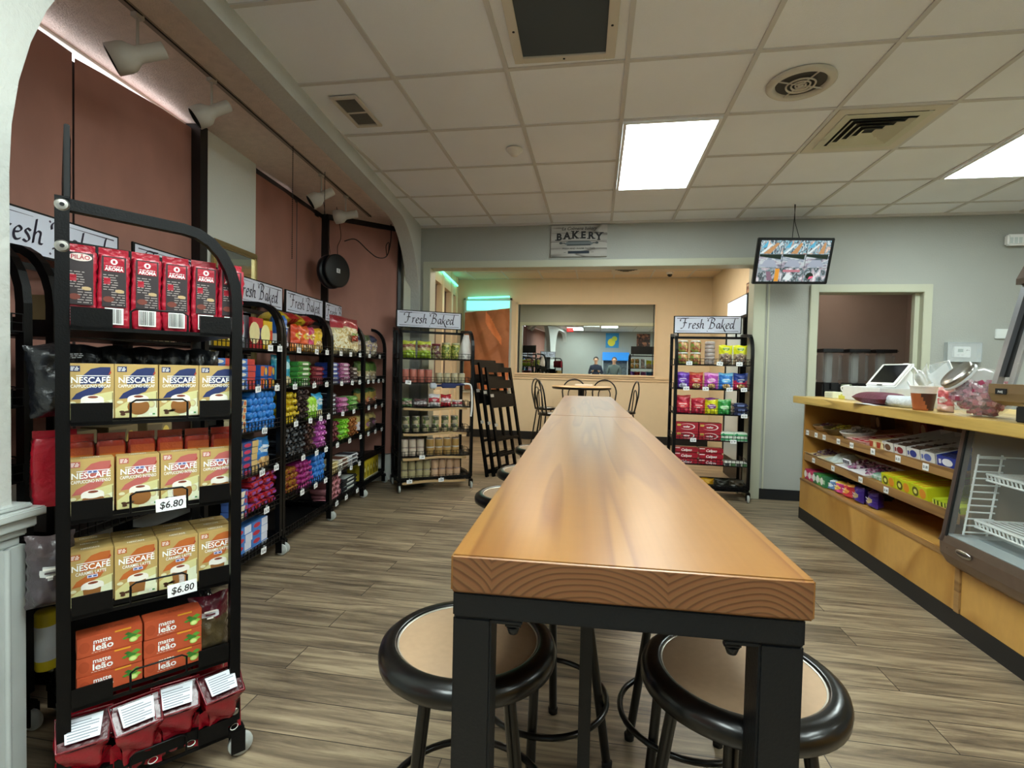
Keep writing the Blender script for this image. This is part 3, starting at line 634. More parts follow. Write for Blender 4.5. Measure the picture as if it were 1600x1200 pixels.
# ================================================================ TABLES AND STOOLS
TA = math.atan2(.0275, 1)
TM = Matrix.Translation((-.246, .868, 0)) @ Matrix.Rotation(TA, 4, 'Z')
TW = .607
def table(y0, y1, label, zt=.91):
    t = empty('counter_table', (0, 0, 0), 0, label, 'table', 'long wooden tables in one line'); t.matrix_world = TM @ Matrix.Translation((0, y0, 0))
    Ln = y1 - y0
    b = B(); bm = bmesh.new(); bmesh.ops.create_cube(bm, size=1)
    for v in bm.verts: v.co = Vector((TW * (v.co.x + .5), Ln * (v.co.y + .5), zt - .0355 + v.co.z * .068))
    bmesh.ops.bevel(bm, geom=bm.edges[:], offset=.004, segments=3, affect='EDGES')
    bm.verts.index_update(); b.add([tuple(v.co) for v in bm.verts], [[v.index for v in f.verts] for f in bm.faces], lambda c: ENDG if (c.y < .0015 or c.y > Ln - .0015) else TOPW); bm.free()
    b.build('tabletop', t)
    IRON = mat('table_iron', '0b0e11', .42, bump=.12, bscale=150)
    b = B(); z1 = zt - .0697
    b.box(.004, TW - .012, .004, .05, z1 - .045, z1, IRON, .003); b.box(.004, TW - .012, Ln - .05, Ln - .004, z1 - .045, z1, IRON, .003)
    b.box(.004, .044, .05, Ln - .05, z1 - .045, z1, IRON, .003); b.box(TW - .052, TW - .012, .05, Ln - .05, z1 - .045, z1, IRON, .003)
    b.build('apron_frame', t)
    for k, (x, y) in enumerate(((.004, .006), (TW - .082, .006), (.004, Ln - .076), (TW - .082, Ln - .076))):
        b = B(); b.box(x, x + .07, y, y + .07, 0, z1 - .045, IRON, .004); b.build('leg', t)
        if y < .1:
            s = 1 if k == 0 else -1; xx = x + .07 if k == 0 else x - .055
            b = B(); b.box(min(x, xx) if k else x, (x + .13) if k == 0 else x + .07, y + .0, y + .012, z1 - .053, z1 - .043, IRON, .002) if 0 else b.box(xx - (.0 if k == 0 else .0), xx + .055, y, y + .05, z1 - .053, z1 - .045, IRON, .002)
            c = xx + (.038 if k == 0 else .015); b.box(c - .014, c + .014, y + .004, y + .02, z1 - .062, z1 - .052, IRON, .003); b.M = Matrix.Translation((c, y + .012, z1 - .064)); b.lathe([(0, -.010), (.008, -.008), (.011, 0), (.011, .004)], IRON, 12)
            b.build('levelling_bracket', t)
    if y0 == 0: b = B(); b.box(.235, .265, .36, .375, 0, z1 - .0, IRON, .003); b.build('centre_strut', t)
    return t
table(0, 2.88, 'long counter-height pine slab table filling the foreground')
table(2.884, 5.86, 'second pine slab table continuing behind the foreground table')
STF = mat('stool_black', '060606', .28, coat=.25); SEATM = mat('stool_board_tan', 'a08468', .55, var=.06, vscale=60)
def stool(x, y, rz, label, h=.60, proto=[]):
    if proto: t = copy_tree(proto[0])
    else:
        t = empty('bar_stool', (0, 0, 0)); proto.append(t)
        b = B(); R0 = .205
        b.lathe([(.164, h - .012), (.166, h + .002), (.172, h + .005), (.19, h + .003), (.205, h - .008), (R0 + .004, h - .022), (R0 + .002, h - .040), (.188, h - .052), (.165, h - .056), (.15, h - .05)], STF, 56); b.build('seat_rim', t)
        b = B(); b.lathe([(0, h - .002), (.162, h - .002), (.167, h - .006)], SEATM, 56); b.lathe([(.162, h - .0015), (.165, h + .001), (.168, h - .002)], mat('stool_bead', 'b8b4a8', .3, .7), 56); b.build('seat_board', t)
        for a in (45, 135, 225, 315):
            c, s = math.cos(R(a)), math.sin(R(a)); b = B(); b.tube([(.125 * c, .125 * s, h - .05), (.205 * c, .205 * s, .012)], .0142, STF, 12); b.M = Matrix.Translation((.206 * c, .206 * s, 0)); b.lathe([(0, 0), (.016, .001), (.017, .02), (.013, .024)], BLKM, 12); b.build('leg', t)
        b = B(); rr = .20; b.tube([(rr * math.cos(2 * PI * k / 40), rr * math.sin(2 * PI * k / 40), .20) for k in range(40)], .009, STF, 8, closed=True); b.build('foot_ring', t)
        b = B(); rr = .14; b.tube([(rr * math.cos(2 * PI * k / 40), rr * math.sin(2 * PI * k / 40), h - .06) for k in range(40)], .007, STF, 8, closed=True); b.build('seat_ring', t)
    t.location = (x, y, 0); t.rotation_euler.z = rz; tag(t, label, 'stool', 'round black bar stools')
stool(-.283, 1.165, R(14), 'black bar stool with tan round seat at the left front of the table')
stool(.325, 1.160, R(25), 'black bar stool with tan round seat at the right front of the table')
stool(.30, 1.60, R(5), 'bar stool hidden behind the front right one, only legs and ring showing')
stool(-.14, 1.61, R(40), 'bar stool hidden behind the front left one, only legs and ring showing')
stool(-.395, 2.58, R(30), 'bar stool with pale seat peeking out left of the table, nearer of two')
stool(-.40, 3.20, R(10), 'bar stool with pale seat peeking out left of the table, farther of two')
stool(-.44, 4.15, R(50), 'bar stool at the left of the table beyond the other two, barely showing')
def bent_chair(x, y, rz, label, proto=[]):
    if proto: t = copy_tree(proto[0])
    else:
        t = empty('bentwood_chair', (0, 0, 0)); proto.append(t); h = .62
        b = B(); b.lathe([(0, h + .02), (.17, h + .02), (.185, h + .01), (.185, h - .015), (.16, h - .02), (0, h - .02)], STF, 32); b.build('seat', t)
        for sx, sy in ((-1, -1), (1, -1), (-1, 1), (1, 1)): b = B(); b.tube([(sx * .12, sy * .12, h - .02), (sx * .18, sy * .19, .005)], .012, STF, 8); b.build('leg', t)
        b = B(); b.tube([(.15 * math.cos(2 * PI * k / 30), .15 * math.sin(2 * PI * k / 30), .25) for k in range(30)], .008, STF, 6, closed=True); b.build('foot_ring', t)
        b = B(); b.tube([(-.17, .12, h), *[(-.20 * math.cos(PI * k / 14), .17 + .03 * math.sin(PI * k / 14), h + .25 + .22 * math.sin(PI * k / 14)) for k in range(15)], (.17, .12, h)], .012, STF, 8); b.build('back_hoop', t)
        b = B(); b.tube([(-.09, .15, h), *[(-.10 * math.cos(PI * k / 10), .175, h + .22 + .12 * math.sin(PI * k / 10)) for k in range(11)], (.09, .15, h)], .009, STF, 8); b.build('inner_hoop', t)
    t.location = (x, y, 0); t.rotation_euler.z = rz; tag(t, label, 'chair', 'black bentwood chairs round the rear table')
bent_chair(-.62, 7.2, R(115), 'black hoop-back chair nearest left of the round rear table')
bent_chair(-.78, 8.2, R(75), 'black hoop-back chair at the far left of the round rear table')
bent_chair(-.35, 8.62, R(5), 'black hoop-back chair behind the round table on its left')
bent_chair(.12, 8.62, R(-8), 'black hoop-back chair behind the round table on its right')
bent_chair(.42, 7.9, R(-80), 'black hoop-back chair alone at the right of the rear table')
t = empty('round_table', (-.22, 7.95, 0), 0, 'round dark-edged table by the mirror in the rear room', 'table')
b = B(); b.lathe([(0, 1.0), (.44, 1.0), (.455, .99), (.455, .965), (.44, .955), (0, .955)], lambda c: mat('table_tan', 'c9a878', .35) if c.z > .994 else STF, 40); b.build('tabletop', t)
b = B(); b.lathe([(.05, .955), (.05, .06), (.06, .05), (.25, .02), (.26, 0)], STF, 24); b.build('pedestal', t)
b = B(); b.box(-.12, .15, -.1, .09, 0, .03, mat('napkin_white', 'ece6da', .6), .005); b.build('paper_stack', loc=(-.2, 8.0, 1.0), label='low pale stack of papers on the round rear table', cat='papers')
# ================================================================ BAKERY RACKS
RACKM = BLK
NIB = (math.cos(R(40)), math.sin(R(40)))
LET = {   # pen strokes, x height .42, one letter width given first
 'F': (.62, [[(.38, .84), (.33, .55), (.26, .2), (.14, .02), (.0, .02)], [(-.02, .60), (-.02, .74), (.10, .84), (.36, .84), (.62, .86)], [(.18, .46), (.34, .50), (.48, .46)]]),
 'r': (.30, [[(.02, .38), (.09, .42), (.07, .22), (.02, .0)], [(.06, .28), (.16, .40), (.26, .40)]]),
 'e': (.32, [[(.05, .22), (.2, .26), (.27, .36), (.18, .43), (.06, .3), (.03, .12), (.1, .0), (.24, .06)]]),
 's': (.28, [[(.24, .37), (.14, .42), (.07, .33), (.15, .22), (.19, .1), (.1, .0), (-.01, .05)]]),
 'h': (.40, [[(.16, .80), (.10, .45), (.02, .0)], [(.06, .25), (.18, .41), (.28, .38), (.25, .2), (.24, .04), (.34, .03)]]),
 ' ': (.22, []),
 'B': (.68, [[(.34, .82), (.26, .45), (.16, .04), (.05, -.02)], [(.04, .60), (.04, .74), (.16, .87), (.42, .88), (.56, .74), (.46, .56), (.26, .47)], [(.26, .47), (.48, .44), (.54, .24), (.4, .04), (.18, .02)]]),
 'a': (.36, [[(.27, .40), (.13, .42), (.03, .22), (.06, .04), (.16, .06), (.28, .32)], [(.29, .41), (.25, .15), (.27, .01), (.36, .06)]]),
 'k': (.37, [[(.17, .80), (.10, .45), (.02, .0)], [(.32, .42), (.2, .28), (.09, .22)], [(.12, .24), (.2, .06), (.34, -.22), (.44, -.2)]]),
 'd': (.38, [[(.25, .38), (.12, .42), (.03, .22), (.06, .03), (.17, .06), (.29, .32)], [(.44, .86), (.38, .74), (.31, .40), (.27, .12), (.30, .0), (.38, .05)]])}
LILAC = mat('sign_lilac_white', 'dcdfee', .35); SINK = mat('sign_script_ink', '3a3246', .5)
def script(b, txt, s, x, z, y, mt):
    tot = sum(LET[c][0] for c in txt) * s; px = x - tot / 2
    for c in txt:
        wd, st = LET[c]
        for k in st:
            P = smooth_path([(px + p[0] * s, 0, z + p[1] * s) for p in k], 5); w2 = .034 * s
            n = None
            L_ = []; R_ = []
            for i, p in enumerate(P):
                t = (P[min(i + 1, len(P) - 1)] - P[max(i - 1, 0)]).normalized(); nx, nz = -t.z, t.x
                if nx * NIB[0] + nz * NIB[1] < 0: nx, nz = -nx, -nz
                ox, oz = NIB[0] * w2 + nx * .014 * s, NIB[1] * w2 + nz * .014 * s
                L_.append((p.x - ox, p.z - oz)); R_.append((p.x + ox, p.z + oz))
            for i in range(len(P) - 1): b.poly([L_[i], L_[i + 1], R_[i + 1], R_[i]], y, mt); b.poly([R_[i], R_[i + 1], L_[i + 1], L_[i]], y, mt)
        px += wd * s
def sign_part(root, W, yy, z0=1.655, z1=1.84):
    b = B(); b.box(.012, W - .012, yy - .006, yy + .006, z0, z1, BLKM, .002); f = b.build('sign_frame', root)
    b = B(); x0, x1 = .024, W - .024
    b.rect(x0, x1, z0 + .009, z1 - .009, yy - .0075, LILAC)
    hb = mat('sign_plum_line', '4d4258', .5)
    for z in (z0 + .026, z1 - .026):
        for s in (0, 1):
            xa, xb = (x0 + .02, W / 2 - .07) if not s else (x1 - .02, W / 2 + .07)
            b.poly([(xa, z - .003), (xb, z - .0006), (xb, z + .0006), (xa, z + .003)] if not s else [(xb, z - .0006), (xa, z - .003), (xa, z + .003), (xb, z + .0006)], yy - .0082, hb)
        b.poly([(W / 2 - .006, z), (W / 2, z - .006), (W / 2 + .006, z), (W / 2, z + .006)], yy - .0082, hb)
    script(b, 'Fresh Baked', .126, W / 2 + .0, (z0 + z1) / 2 - .04, yy - .009, SINK)
    b.build('sign_face', f)
def rack(M, W, label, D=.40, shelves=(1.33, 1.09, .845, .59, .35, .105), sign=True, side='both', slat=True):
    t = empty('bakery_rack', (0, 0, 0), 0, label, 'display rack', 'black wheeled bakery racks'); t.matrix_world = M
    for x in (.0, W):
        b = B(); r = .0145
        pts = [(x, 0, .125), (x, 0, 1.42)] + [(x, .14 - .14 * math.cos(R(a)), 1.42 + .20 * math.sin(R(a))) for a in (15, 30, 45, 60, 75, 90)] + [(x, D, 1.632)]
        b.tube(pts, r, RACKM, 4, smooth=False); b.tube([(x, D, .125), (x, D, 1.65)], r, RACKM, 4, smooth=False)
        b.box(x - r, x + r, 0, D, .115, .145, RACKM)
        f = b.build('side_frame', t)
        o = -1 if x == 0 else 1
        for z in (1.628, 1.525): b = B(); b.M = Matrix.Translation((x + o * r, D, z)) @ Matrix.Rotation(o * PI / 2, 4, 'Y'); b.lathe([(.005, .0045), (.012, .004), (.0155, .0)], CHROME, 18, False); b.lathe([(0, .003), (.005, .003), (.005, .0045)], BLKM, 6, False); b.build('bolt', f)
        b = B(); b.M = Matrix.Translation((x + o * r, 0, .155)) @ Matrix.Rotation(o * PI / 2, 4, 'Y'); b.lathe([(0, .007), (.009, .005), (.011, 0)], CHROME, 14)
        b.build('bolt', f)
    b = B(); b.box(0, W, D - .012, D + .012, 1.60, 1.625, RACKM); b.build('cross_bar', t); b = B(); b.box(0, W, D - .008, D + .008, .12, .15, RACKM); b.build('cross_bar', t); b = B(); b.box(0, W, -.008, .008, .115, .14, RACKM); b.build('cross_bar', t)
    for z in shelves:
        b = B(); b.box(.014, W - .014, .0, D - .01, z - .012, z - .002, RACKM)
        wr = .0022
        for zz in (z - .004, z + .024, z + .052): b.tube([(.014, -.012, zz), (W - .014, -.012, zz)], wr, RACKM, 5)
        n = int(W / .036)
        for k in range(n + 1): x = .016 + (W - .032) * k / n; b.tube([(x, -.012, z - .006), (x, -.012, z + .053)], wr * .8, RACKM, 4)
        s = b.build('shelf', t)
        for x in ((-.018,) if side == 'near' else (0.0, W)):
            o = -.003 if x <= 0 else .003
            b = B()
            for y0, y1 in ((.02, .10), (.30, .385)): b.box(x - .002 + o, x + .002 + o, y0, y1, z - .012, z + .045, RACKM, 0)
            b.box(x - .002 + o, x + .003 + o, .02, .385, z - .014, z - .004, RACKM)
            b.tube([(x + o, .13, z - .008), (x + o, .13, z + .042), (x + o, .142, z + .05), (x + o, .25, z + .05), (x + o, .262, z + .042), (x + o, .262, z - .008)], .0028, RACKM, 6)
            b.build('end_guard', s)
    cas = mat('castor_wheel', 'b4b8b4', .5)
    for x in (.0, W):
        for y in (0, D):
            b = B(); b.M = Matrix.Translation((x, y, 0)); b.tube([(0, 0, .13), (0, 0, .10)], .010, BLK, 10); b.box(-.016, .016, -.028, .02, .075, .10, BLK, .003); b.box(-.018, -.013, -.03, .01, .02, .09, BLK); b.box(.013, .018, -.03, .01, .02, .09, BLK); c = b.build('castor', t)
            b = B(); b.M = Matrix.Translation((x, y - .02, .0375)) @ Matrix.Rotation(PI / 2, 4, 'Y'); b.lathe([(0, -.011), (.018, -.011), (.02, -.008), (.032, -.009), (.036, -.004), (.036, .004), (.032, .009), (.02, .008), (.018, .011), (0, .011)], lambda c: BLKM if False else cas, 24); b.build('wheel', c)
    if sign: sign_part(t, W, D - .01)
    if sign:
        b = B()
        for x in (.06, W - .06): b.box(x - .008, x + .008, D - .006, D + .006, 1.60, 1.66, RACKM)
        b.build('sign_bracket', t)
    return M
def RM(a, y, ang): return LM @ Matrix.Translation((a, y, 0)) @ Matrix.Rotation(ang, 4, 'Z')
def ROW(y): return RM(-1.70, y, PI / 2)
NM = RM(-.95, 1.51, math.atan2(.70, -.714))
SH = (1.33, 1.083, .83, .58, .338, .10)
rack(NM, .60, 'black rack with coffee boxes nearest the camera at the left', side='near', shelves=SH)
rack(ROW(.84), .72, 'black rack behind the grey pillar at the far left')
rack(ROW(1.66), .72, 'black rack along the windows, hidden behind the coffee rack, sign beside pillar')
RC = rack(ROW(2.44), .73, 'black snack rack along the windows with the blue roll pile')
RD = rack(ROW(3.21), .72, 'black snack rack with an empty bottom shelf along the windows')
RE = rack(ROW(3.95), .71, 'black snack rack holding the big red popcorn bag')
RF = rack(ROW(4.68), .62, 'narrow black rack in the window bay corner')
R5 = rack(Matrix.Translation((-1.885, 4.74, 0)) @ Matrix.Rotation(math.atan2(.39, .63), 4, 'Z'), .735, 'black rack of canned food left of the wide opening')
RR = rack(Matrix.Translation((.775, 5.22, 0)) @ Matrix.Rotation(R(-1), 4, 'Z'), .70, 'black rack of candy at the right side of the opening')
# ================================================================ GOODS
MCH = {}
def inst(key, fn, name, M, label, cat, group=None):
    if key not in MCH:
        r = fn(); MCH[key] = r.build(name) if isinstance(r, B) else r; o = MCH[key]
    else: o = copy_tree(MCH[key])
    o.matrix_world = M; tag(o, label, cat, group); return o
def T3(x, y, z, rz=0, rx=0, ry=0): return Matrix.Translation((x, y, z)) @ Matrix.Rotation(rz, 4, 'Z') @ Matrix.Rotation(ry, 4, 'Y') @ Matrix.Rotation(rx, 4, 'X')
def lines(b, x0, x1, z0, z1, n, y, mt, rr=None, hh=.35):
    rr = rr or random.Random(3); dz = (z1 - z0) / n
    for i in range(n):
        z = z0 + dz * i; xx = x0
        while xx < x1 - .002:
            w_ = rr.uniform(.3, 1) * dz * 2.6; b.rect(xx, min(xx + w_, x1), z, z + dz * hh, y, mt); xx += w_ + dz * .5
def pk_cappuccino(sub, blot, kind):
    def f():
        b = B(); w_, d, h = .0975, .048, .148; y = -d / 2 - .0004
        g = card('b99b5f'); b.box(-w_ / 2, w_ / 2, -d / 2, d / 2, 0, h, g, .0012); b.M = Matrix.Scale(h / .168, 4, (0, 0, 1))
        pale = card('cfc98f'); b.poly([(-.047, .002), (.047, .002), (.047, .085), (.01, .075), (-.03, .045), (-.047, .03)], y, pale)
        b.poly([(.0, .002), (.047, .002), (.047, .06), (.02, .05)], y - .0001, card('dcdfc0'))
        bl = card(blot); b.poly([(-.022, .105), (-.018, .13), (.0, .152), (.02, .158), (.041, .158), (.041, .14), (.036, .118), (.02, .108)], y - .0002, bl)
        b.poly([(-.04, .06), (-.02, .062), (.02, .082), (.03, .10), (-.0, .098), (-.03, .078)], y - .0002, bl)
        b.rect(-.043, -.022, .144, .161, y - .0003, card(blot)); lines(b, -.041, -.024, .147, .160, 3, y - .0006, WHI, hh=.5)
        b.text('NESCAFÉ', .0250, 0, .110, y - .0007, WHI, bold=.02, w=.081); b.rect(-.03, .040, .1305, .1325, y - .0007, WHI); b.poly([(.036, .134), (.043, .140), (.041, .148)], y - .0008, card('a83a28'))
        b.text(sub, .0138, 0, .0955, y - .0007, WHI, bold=.008, w=.082 if kind < 2 else .064)
        if kind: b.rect(-.008, .014, .124 - .04 * (kind - 1), .133 - .04 * (kind - 1), y - .0016, card('d4d8ee')); lines(b, -.006, .012, .126 - .04 * (kind - 1), .132 - .04 * (kind - 1), 1, y - .002, card('4c5890'), hh=.8)
        br = mat('coffee_glass', '8f5f34', .25); fo = card('ece6da')
        if kind == 2: b.poly([(-.014, .012), (.018, .012), (.022, .06), (-.018, .06)], y - .0008, br)
        else: b.ell(.004, .035, .025, .026, y - .0008, br); b.ell(.033, .042, .009, .012, y - .0006, card('c4b48c')); b.ell(.033, .042, .006, .008, y - .0007, pale)
        b.ell(.003, .060, .024, .013, y - .0011, fo); b.rect(-.021, .027, .05, .060, y - .0010, fo)
        b.ell(.004, .067, .011, .0038, y - .0013, card('7c3b22'))
        for q in range(7): a = random.Random(q); b.ell(-.036 + a.random() * .022, .010 + a.random() * .012, .006, .0035, y - .0012, card('4f3220'), 8)
        b.rect(.028, .043, .007, .014, y - .0010, card('e8e8dc')); b.rect(.036, .042, .008, .013, y - .0012, card('3f8a3c')); b.ell(-.037, .05, .007, .005, y - .0008, card('dcd6b0'), 12)
        b.rect(.0445, .0465, .03, .08, y - .0005, card('7a6a44'))
        b.M = Matrix.Translation((0, 0, h + .0004)) @ Matrix.Rotation(-PI / 2, 4, 'X'); b.text('NESCAFÉ', .014, 0, -.004, 0, WHI, bold=.02, w=.04); b.M = Matrix.Identity(4)
        # price sticker
        return b
    return f
def brick(w_, d, h, mt, n=10, pinch=.8, top=.02, rough=.0035, seed=1):   # vacuum packed bag with a crimped top
    b = B(); rr = random.Random(seed)
    prof = [(0, .92), (.02, 1), (.5, 1), (.9, 1), (1, .93)]
    def rf(u, v):
        a = 2 * PI * u; sx = max(-1, min(1, 1.35 * math.cos(a))); sy = max(-1, min(1, 1.35 * math.sin(a)))
        k = 1 - .08 * (abs(2 * v - 1) ** 8); j = rough * math.sin(a * 5 + v * 17 + seed) * math.sin(v * 23 + a * 3)
        return (sx * (w_ / 2 + j) * k, sy * (d / 2 + j) * k, h * v)
    b.grid(rf, 36, 16, mt); b.add([rf(i / 36, 1) for i in range(36)], [list(range(36))], mt); b.add([rf(i / 36, 0) for i in range(36)], [list(range(36))[::-1]], mt)
    b.box(-w_ / 2 * .95, w_ / 2 * .95, -.002, .002, h, h + top, mt)
    return b
def pk_coffee(front):
    def f():
        red = foil('a3152c'); b = brick(.068, .048, .195, red); y = -.0285; dk = card('2b2124')
        b.rect(-.026, .026, .055, .190, y, dk)
        if front: b.ell(0, .178, .024, .010, y - .0006, card('d8c8c0')); b.text('PILÃO', .015, 0, .173, y - .001, card('a3152c'), bold=.02, w=.038); lines(b, -.024, .024, .012, .05, 5, y - .0006, card('c8b8b0'))
        else:
            b.rect(-.022, .022, .150, .187, y - .0006, red); b.ell(0, .176, .0075, .0075, y - .001, WHI, 14); b.rect(-.003, .003, .172, .180, y - .0013, red)
            b.text('AROMA', .0125, 0, .152, y - .001, WHI, bold=.02, w=.040); lines(b, -.018, .018, .163, .167, 1, y - .001, WHI)
            b.rect(-.02, .02, .008, .052, y, WHI)
            rr = random.Random(5); x = -.018
            while x < .017: q = rr.choice((.0008, .0014, .002)); b.rect(x, x + q, .011, .049, y - .0006, INK); x += q + rr.choice((.001, .0016))
        lines(b, -.023, .008, .10, .145, 7, y - .0006, card('9a8f8c')); lines(b, -.006, .023, .06, .10, 6, y - .0006, card('9a8f8c'))
        b.rect(-.022, -.008, .115, .132, y - .0008, red); b.ell(.012, .098, .010, .005, y - .0009, card('b59a70'), 10); b.ell(-.012, .075, .012, .008, y - .0009, card('6e3226'), 12)
        return b
    return f
def pk_box(w_, d, h, base, c2=None, c3=None, style=0, txt=None, tcol='f6f6f2'):
    def f():
        b = B(); b.box(-w_ / 2, w_ / 2, -d / 2, d / 2, 0, h, card(base), min(.002, h * .06)); y = -d / 2 - .0005; c2m = card(c2 or 'f0f0f0'); c3m = card(c3 or 'e0c060')
        if style == 0: b.poly([(-w_ * .48, h * .1), (-w_ * .1, h * .08), (w_ * .1, h * .9), (-w_ * .48, h * .92)], y, c2m); b.ell(w_ * .24, h * .5, w_ * .16, h * .34, y - .0003, c3m, 14)
        if style == 1: b.rect(-w_ * .5, w_ * .5, h * .32, h * .68, y, c2m); b.ell(-w_ * .3, h * .5, h * .3, h * .36, y - .0004, c3m, 14)
        if style == 2: b.rect(w_ * .1, w_ * .5, 0, h, y, c2m); b.ell(-w_ * .2, h * .5, w_ * .22, h * .3, y - .0003, c3m, 14)
        if style == 3:
            for k in range(4): b.rect(-w_ * .48 + k * w_ * .25, -w_ * .48 + k * w_ * .25 + w_ * .2, h * .15, h * .85, y, c2m if k % 2 else c3m)
        # side print
        b.M = Matrix.Rotation(-PI / 2, 4, 'Z'); 
        b.M = Matrix.Identity(4)
        if txt: b.text(txt, min(h * .5, w_ * .8 / max(1, len(txt)) * 1.6), 0, h * .32, y - .0008, card(tcol), bold=.02)
        return b
    return f
def pk_bag(w_, d, h, cols, win=None, logo=None, lc='f4f0e8', seed=0, ruff=.006):   # pillow bag: crimped at both ends, printed bands
    # cols: list of (from_v, colour); win: (v0, v1, halfwidth, material) see-through patch
    def f():
        b = B(); rr = random.Random(seed); ph = rr.random() * 6
        def mk(s):
            def fn(u, v):
                X = (2 * u - 1); e = (1 - abs(X) ** 3) * min(1, v * 7, (1 - v) * 7) ** .6
                bul = d / 2 * max(0, e) * (1.1 - .35 * v); j = ruff * math.sin(u * 11 + ph + v * 4) * math.cos(v * 13 + ph) * max(0, e)
                wz = w_ / 2 * (1 - .06 * math.sin(PI * v)) + .002 * math.sin(v * 40)
                return (X * wz, s * (bul + j) + .0008 * s, v * h + .004 * math.sin(u * 7 + ph) * v)
            return fn
        def mt(c):
            v = c.z / h; u = c.x / w_ * 2
            if c.y < 0 and win and win[0] < v < win[1] and abs(u) < win[2] * math.sqrt(max(0, 1 - (2 * (v - win[0]) / (win[1] - win[0]) - 1) ** 4)): return win[3]
            if c.y < 0 and logo and ((u / logo[2]) ** 2 + ((v - logo[0]) / logo[1]) ** 2) < 1: return foil(logo[3])
            m_ = cols[0][1]
            for a, c_ in cols:
                if v > a + .03 * math.sin(u * 3 + seed): m_ = c_
            return foil(m_)
        b.grid(mk(-1), 18, 22, mt); b.grid(mk(1), 8, 10, mt, True)
        if logo and w_ < .22:
            yy = -d / 2 * (1.1 - .35 * logo[0]) - ruff - .0012; zc = logo[0] * h; lw = w_ * .36 * logo[2]
            for k in range(3): b.rect(-lw * (1 - .2 * k), lw * (1 - .3 * k), zc + .008 - k * .010, zc + .013 - k * .010, yy, card(lc if k != 1 else cols[-1][1]))
        return b
    return f
def pk_roll(r, L, col, c2=None, twist=False):   # round roll lying front to back, or twisted at both ends
    def f():
        b = B(); m_ = foil(col); e = foil(c2 or col)
        b.M = Matrix.Rotation(PI / 2, 4, 'X')
        if twist: b.lathe([(0, -L / 2), (r * .8, -L / 2 + .004), (r * .3, -L / 2 + .016), (r, -L / 2 + .028), (r, L / 2 - .028), (r * .3, L / 2 - .016), (r * .8, L / 2 - .004), (0, L / 2)], m_, 12)
        else: b.lathe([(0, -L / 2), (r * .82, -L / 2), (r, -L / 2 + .004), (r, L / 2 - .004), (r * .82, L / 2), (0, L / 2 + .001)], m_, 16); b.lathe([(0, L / 2 + .0016), (r * .55, L / 2 + .0014)], e, 12)
        return b
    return f
def pk_bar(w_, d, h, col, c2):   # small flow-wrapped bar, lumpy
    def f():
        b = B()
        b.box(-w_ / 2, w_ / 2, -d / 2, d / 2, .001, h, foil(col), h * .3); b.box(-w_ * .2, w_ * .25, -d / 2 - .001, -d / 2 + .002, h * .3, h * .75, foil(c2), 0)
        b.box(-w_ * .3, w_ * .3, -d / 2 + .01, d / 2 - .01, h - .001, h + .0008, foil(c2), 0); return b
    return f
def pk_can(r, h, lab, lid='b8b4ac', band=None, n=20):
    def f():
        b = B(); lm = lab if not isinstance(lab, str) else card(lab)
        b.lathe([(0, 0), (r * .96, 0), (r, .003), (r, h - .006), (r * .95, h)], lambda c: (card(band) if band and .35 * h < c.z < .65 * h else lm), n)
        root = b.build('can')
        l = B(); l.lathe([(r * .96, h - .004), (r, h - .001), (r * .97, h + .002), (r * .88, h), (0, h - .001)], mat('lid_' + lid, lid, .35, .5 if lid[0] == 'b' else 0), n); l.build('lid', root)
        return root
    return f
def flat_stack(Mr, x0, nx, dx, z0, nz, dz, y, key, fn, name, lab, cat, grp, rz=0, jit=.003):
    rr = random.Random(hash(key) % 1000 if 0 else len(key) * 7 + nx)
    for k in range(nz):
        for i in range(nx):
            p = '' if nx == 1 else (', left' if i == 0 else ', right' if i == nx - 1 else ', %s from left' % ORD[i]) if nx < 4 else ', %s from left' % ORD[i]
            q = '' if nz == 1 else ', top' if k == nz - 1 else ', bottom' if k == 0 else ', %s from bottom' % ORD[k]
            inst(key, fn, name, Mr @ T3(x0 + i * dx + rr.uniform(-jit, jit), y + rr.uniform(-jit, jit), z0 + k * dz, rz + rr.uniform(-.03, .03)), lab + q + p, cat, grp)
def pile(Mr, x0, x1, z0, rows, r, y, key, fn, name, lab, cat, grp, wild=.0, dx=None):
    rr = random.Random(len(lab)); dx = dx or 2.08 * r; k = 0
    for row in range(rows):
        a = x0 + r + (r if row % 2 else 0); i = 0
        while a <= x1 - r * .9:
            inst(key, fn, name, Mr @ T3(a, y + rr.uniform(-.006, .006), z0 + r + row * r * 1.78, rr.uniform(-wild, wild), 0, rr.uniform(0, 6) if not wild else rr.uniform(-.3, .3)), '%s, row %s, %s from left' % (lab, ('one', 'two', 'three', 'four', 'five', 'six')[row], ORD[i]), cat, grp)
            a += dx; i += 1
def tag_card(M, txt, label, w_=.056, h=.036, tilt=0):
    b = B(); b.box(-w_ / 2, w_ / 2, -.0008, .0008, 0, h, SHT); b.text(txt, h * .62, 0, h * .27, -.0014, INK, bold=.015, sx=.8)
    r = b.build('price_tag', label=label, cat='price tag', group='white price tags on the racks'); r.matrix_world = M
    c = B(); c.box(-.006, .006, -.004, .002, h - .004, h + .012, CLR, 0); c.build('clip', r)
def tags(Mr, W, z, xs, where, prices):
    for i, x in enumerate(xs): tag_card(Mr @ T3(x, -.020, z - .012, 0, 0, R(random.Random(x * 99).uniform(-6, 6))), prices[i % len(prices)], 'white price tag on %s, %s from left' % (where, ORD[i]))
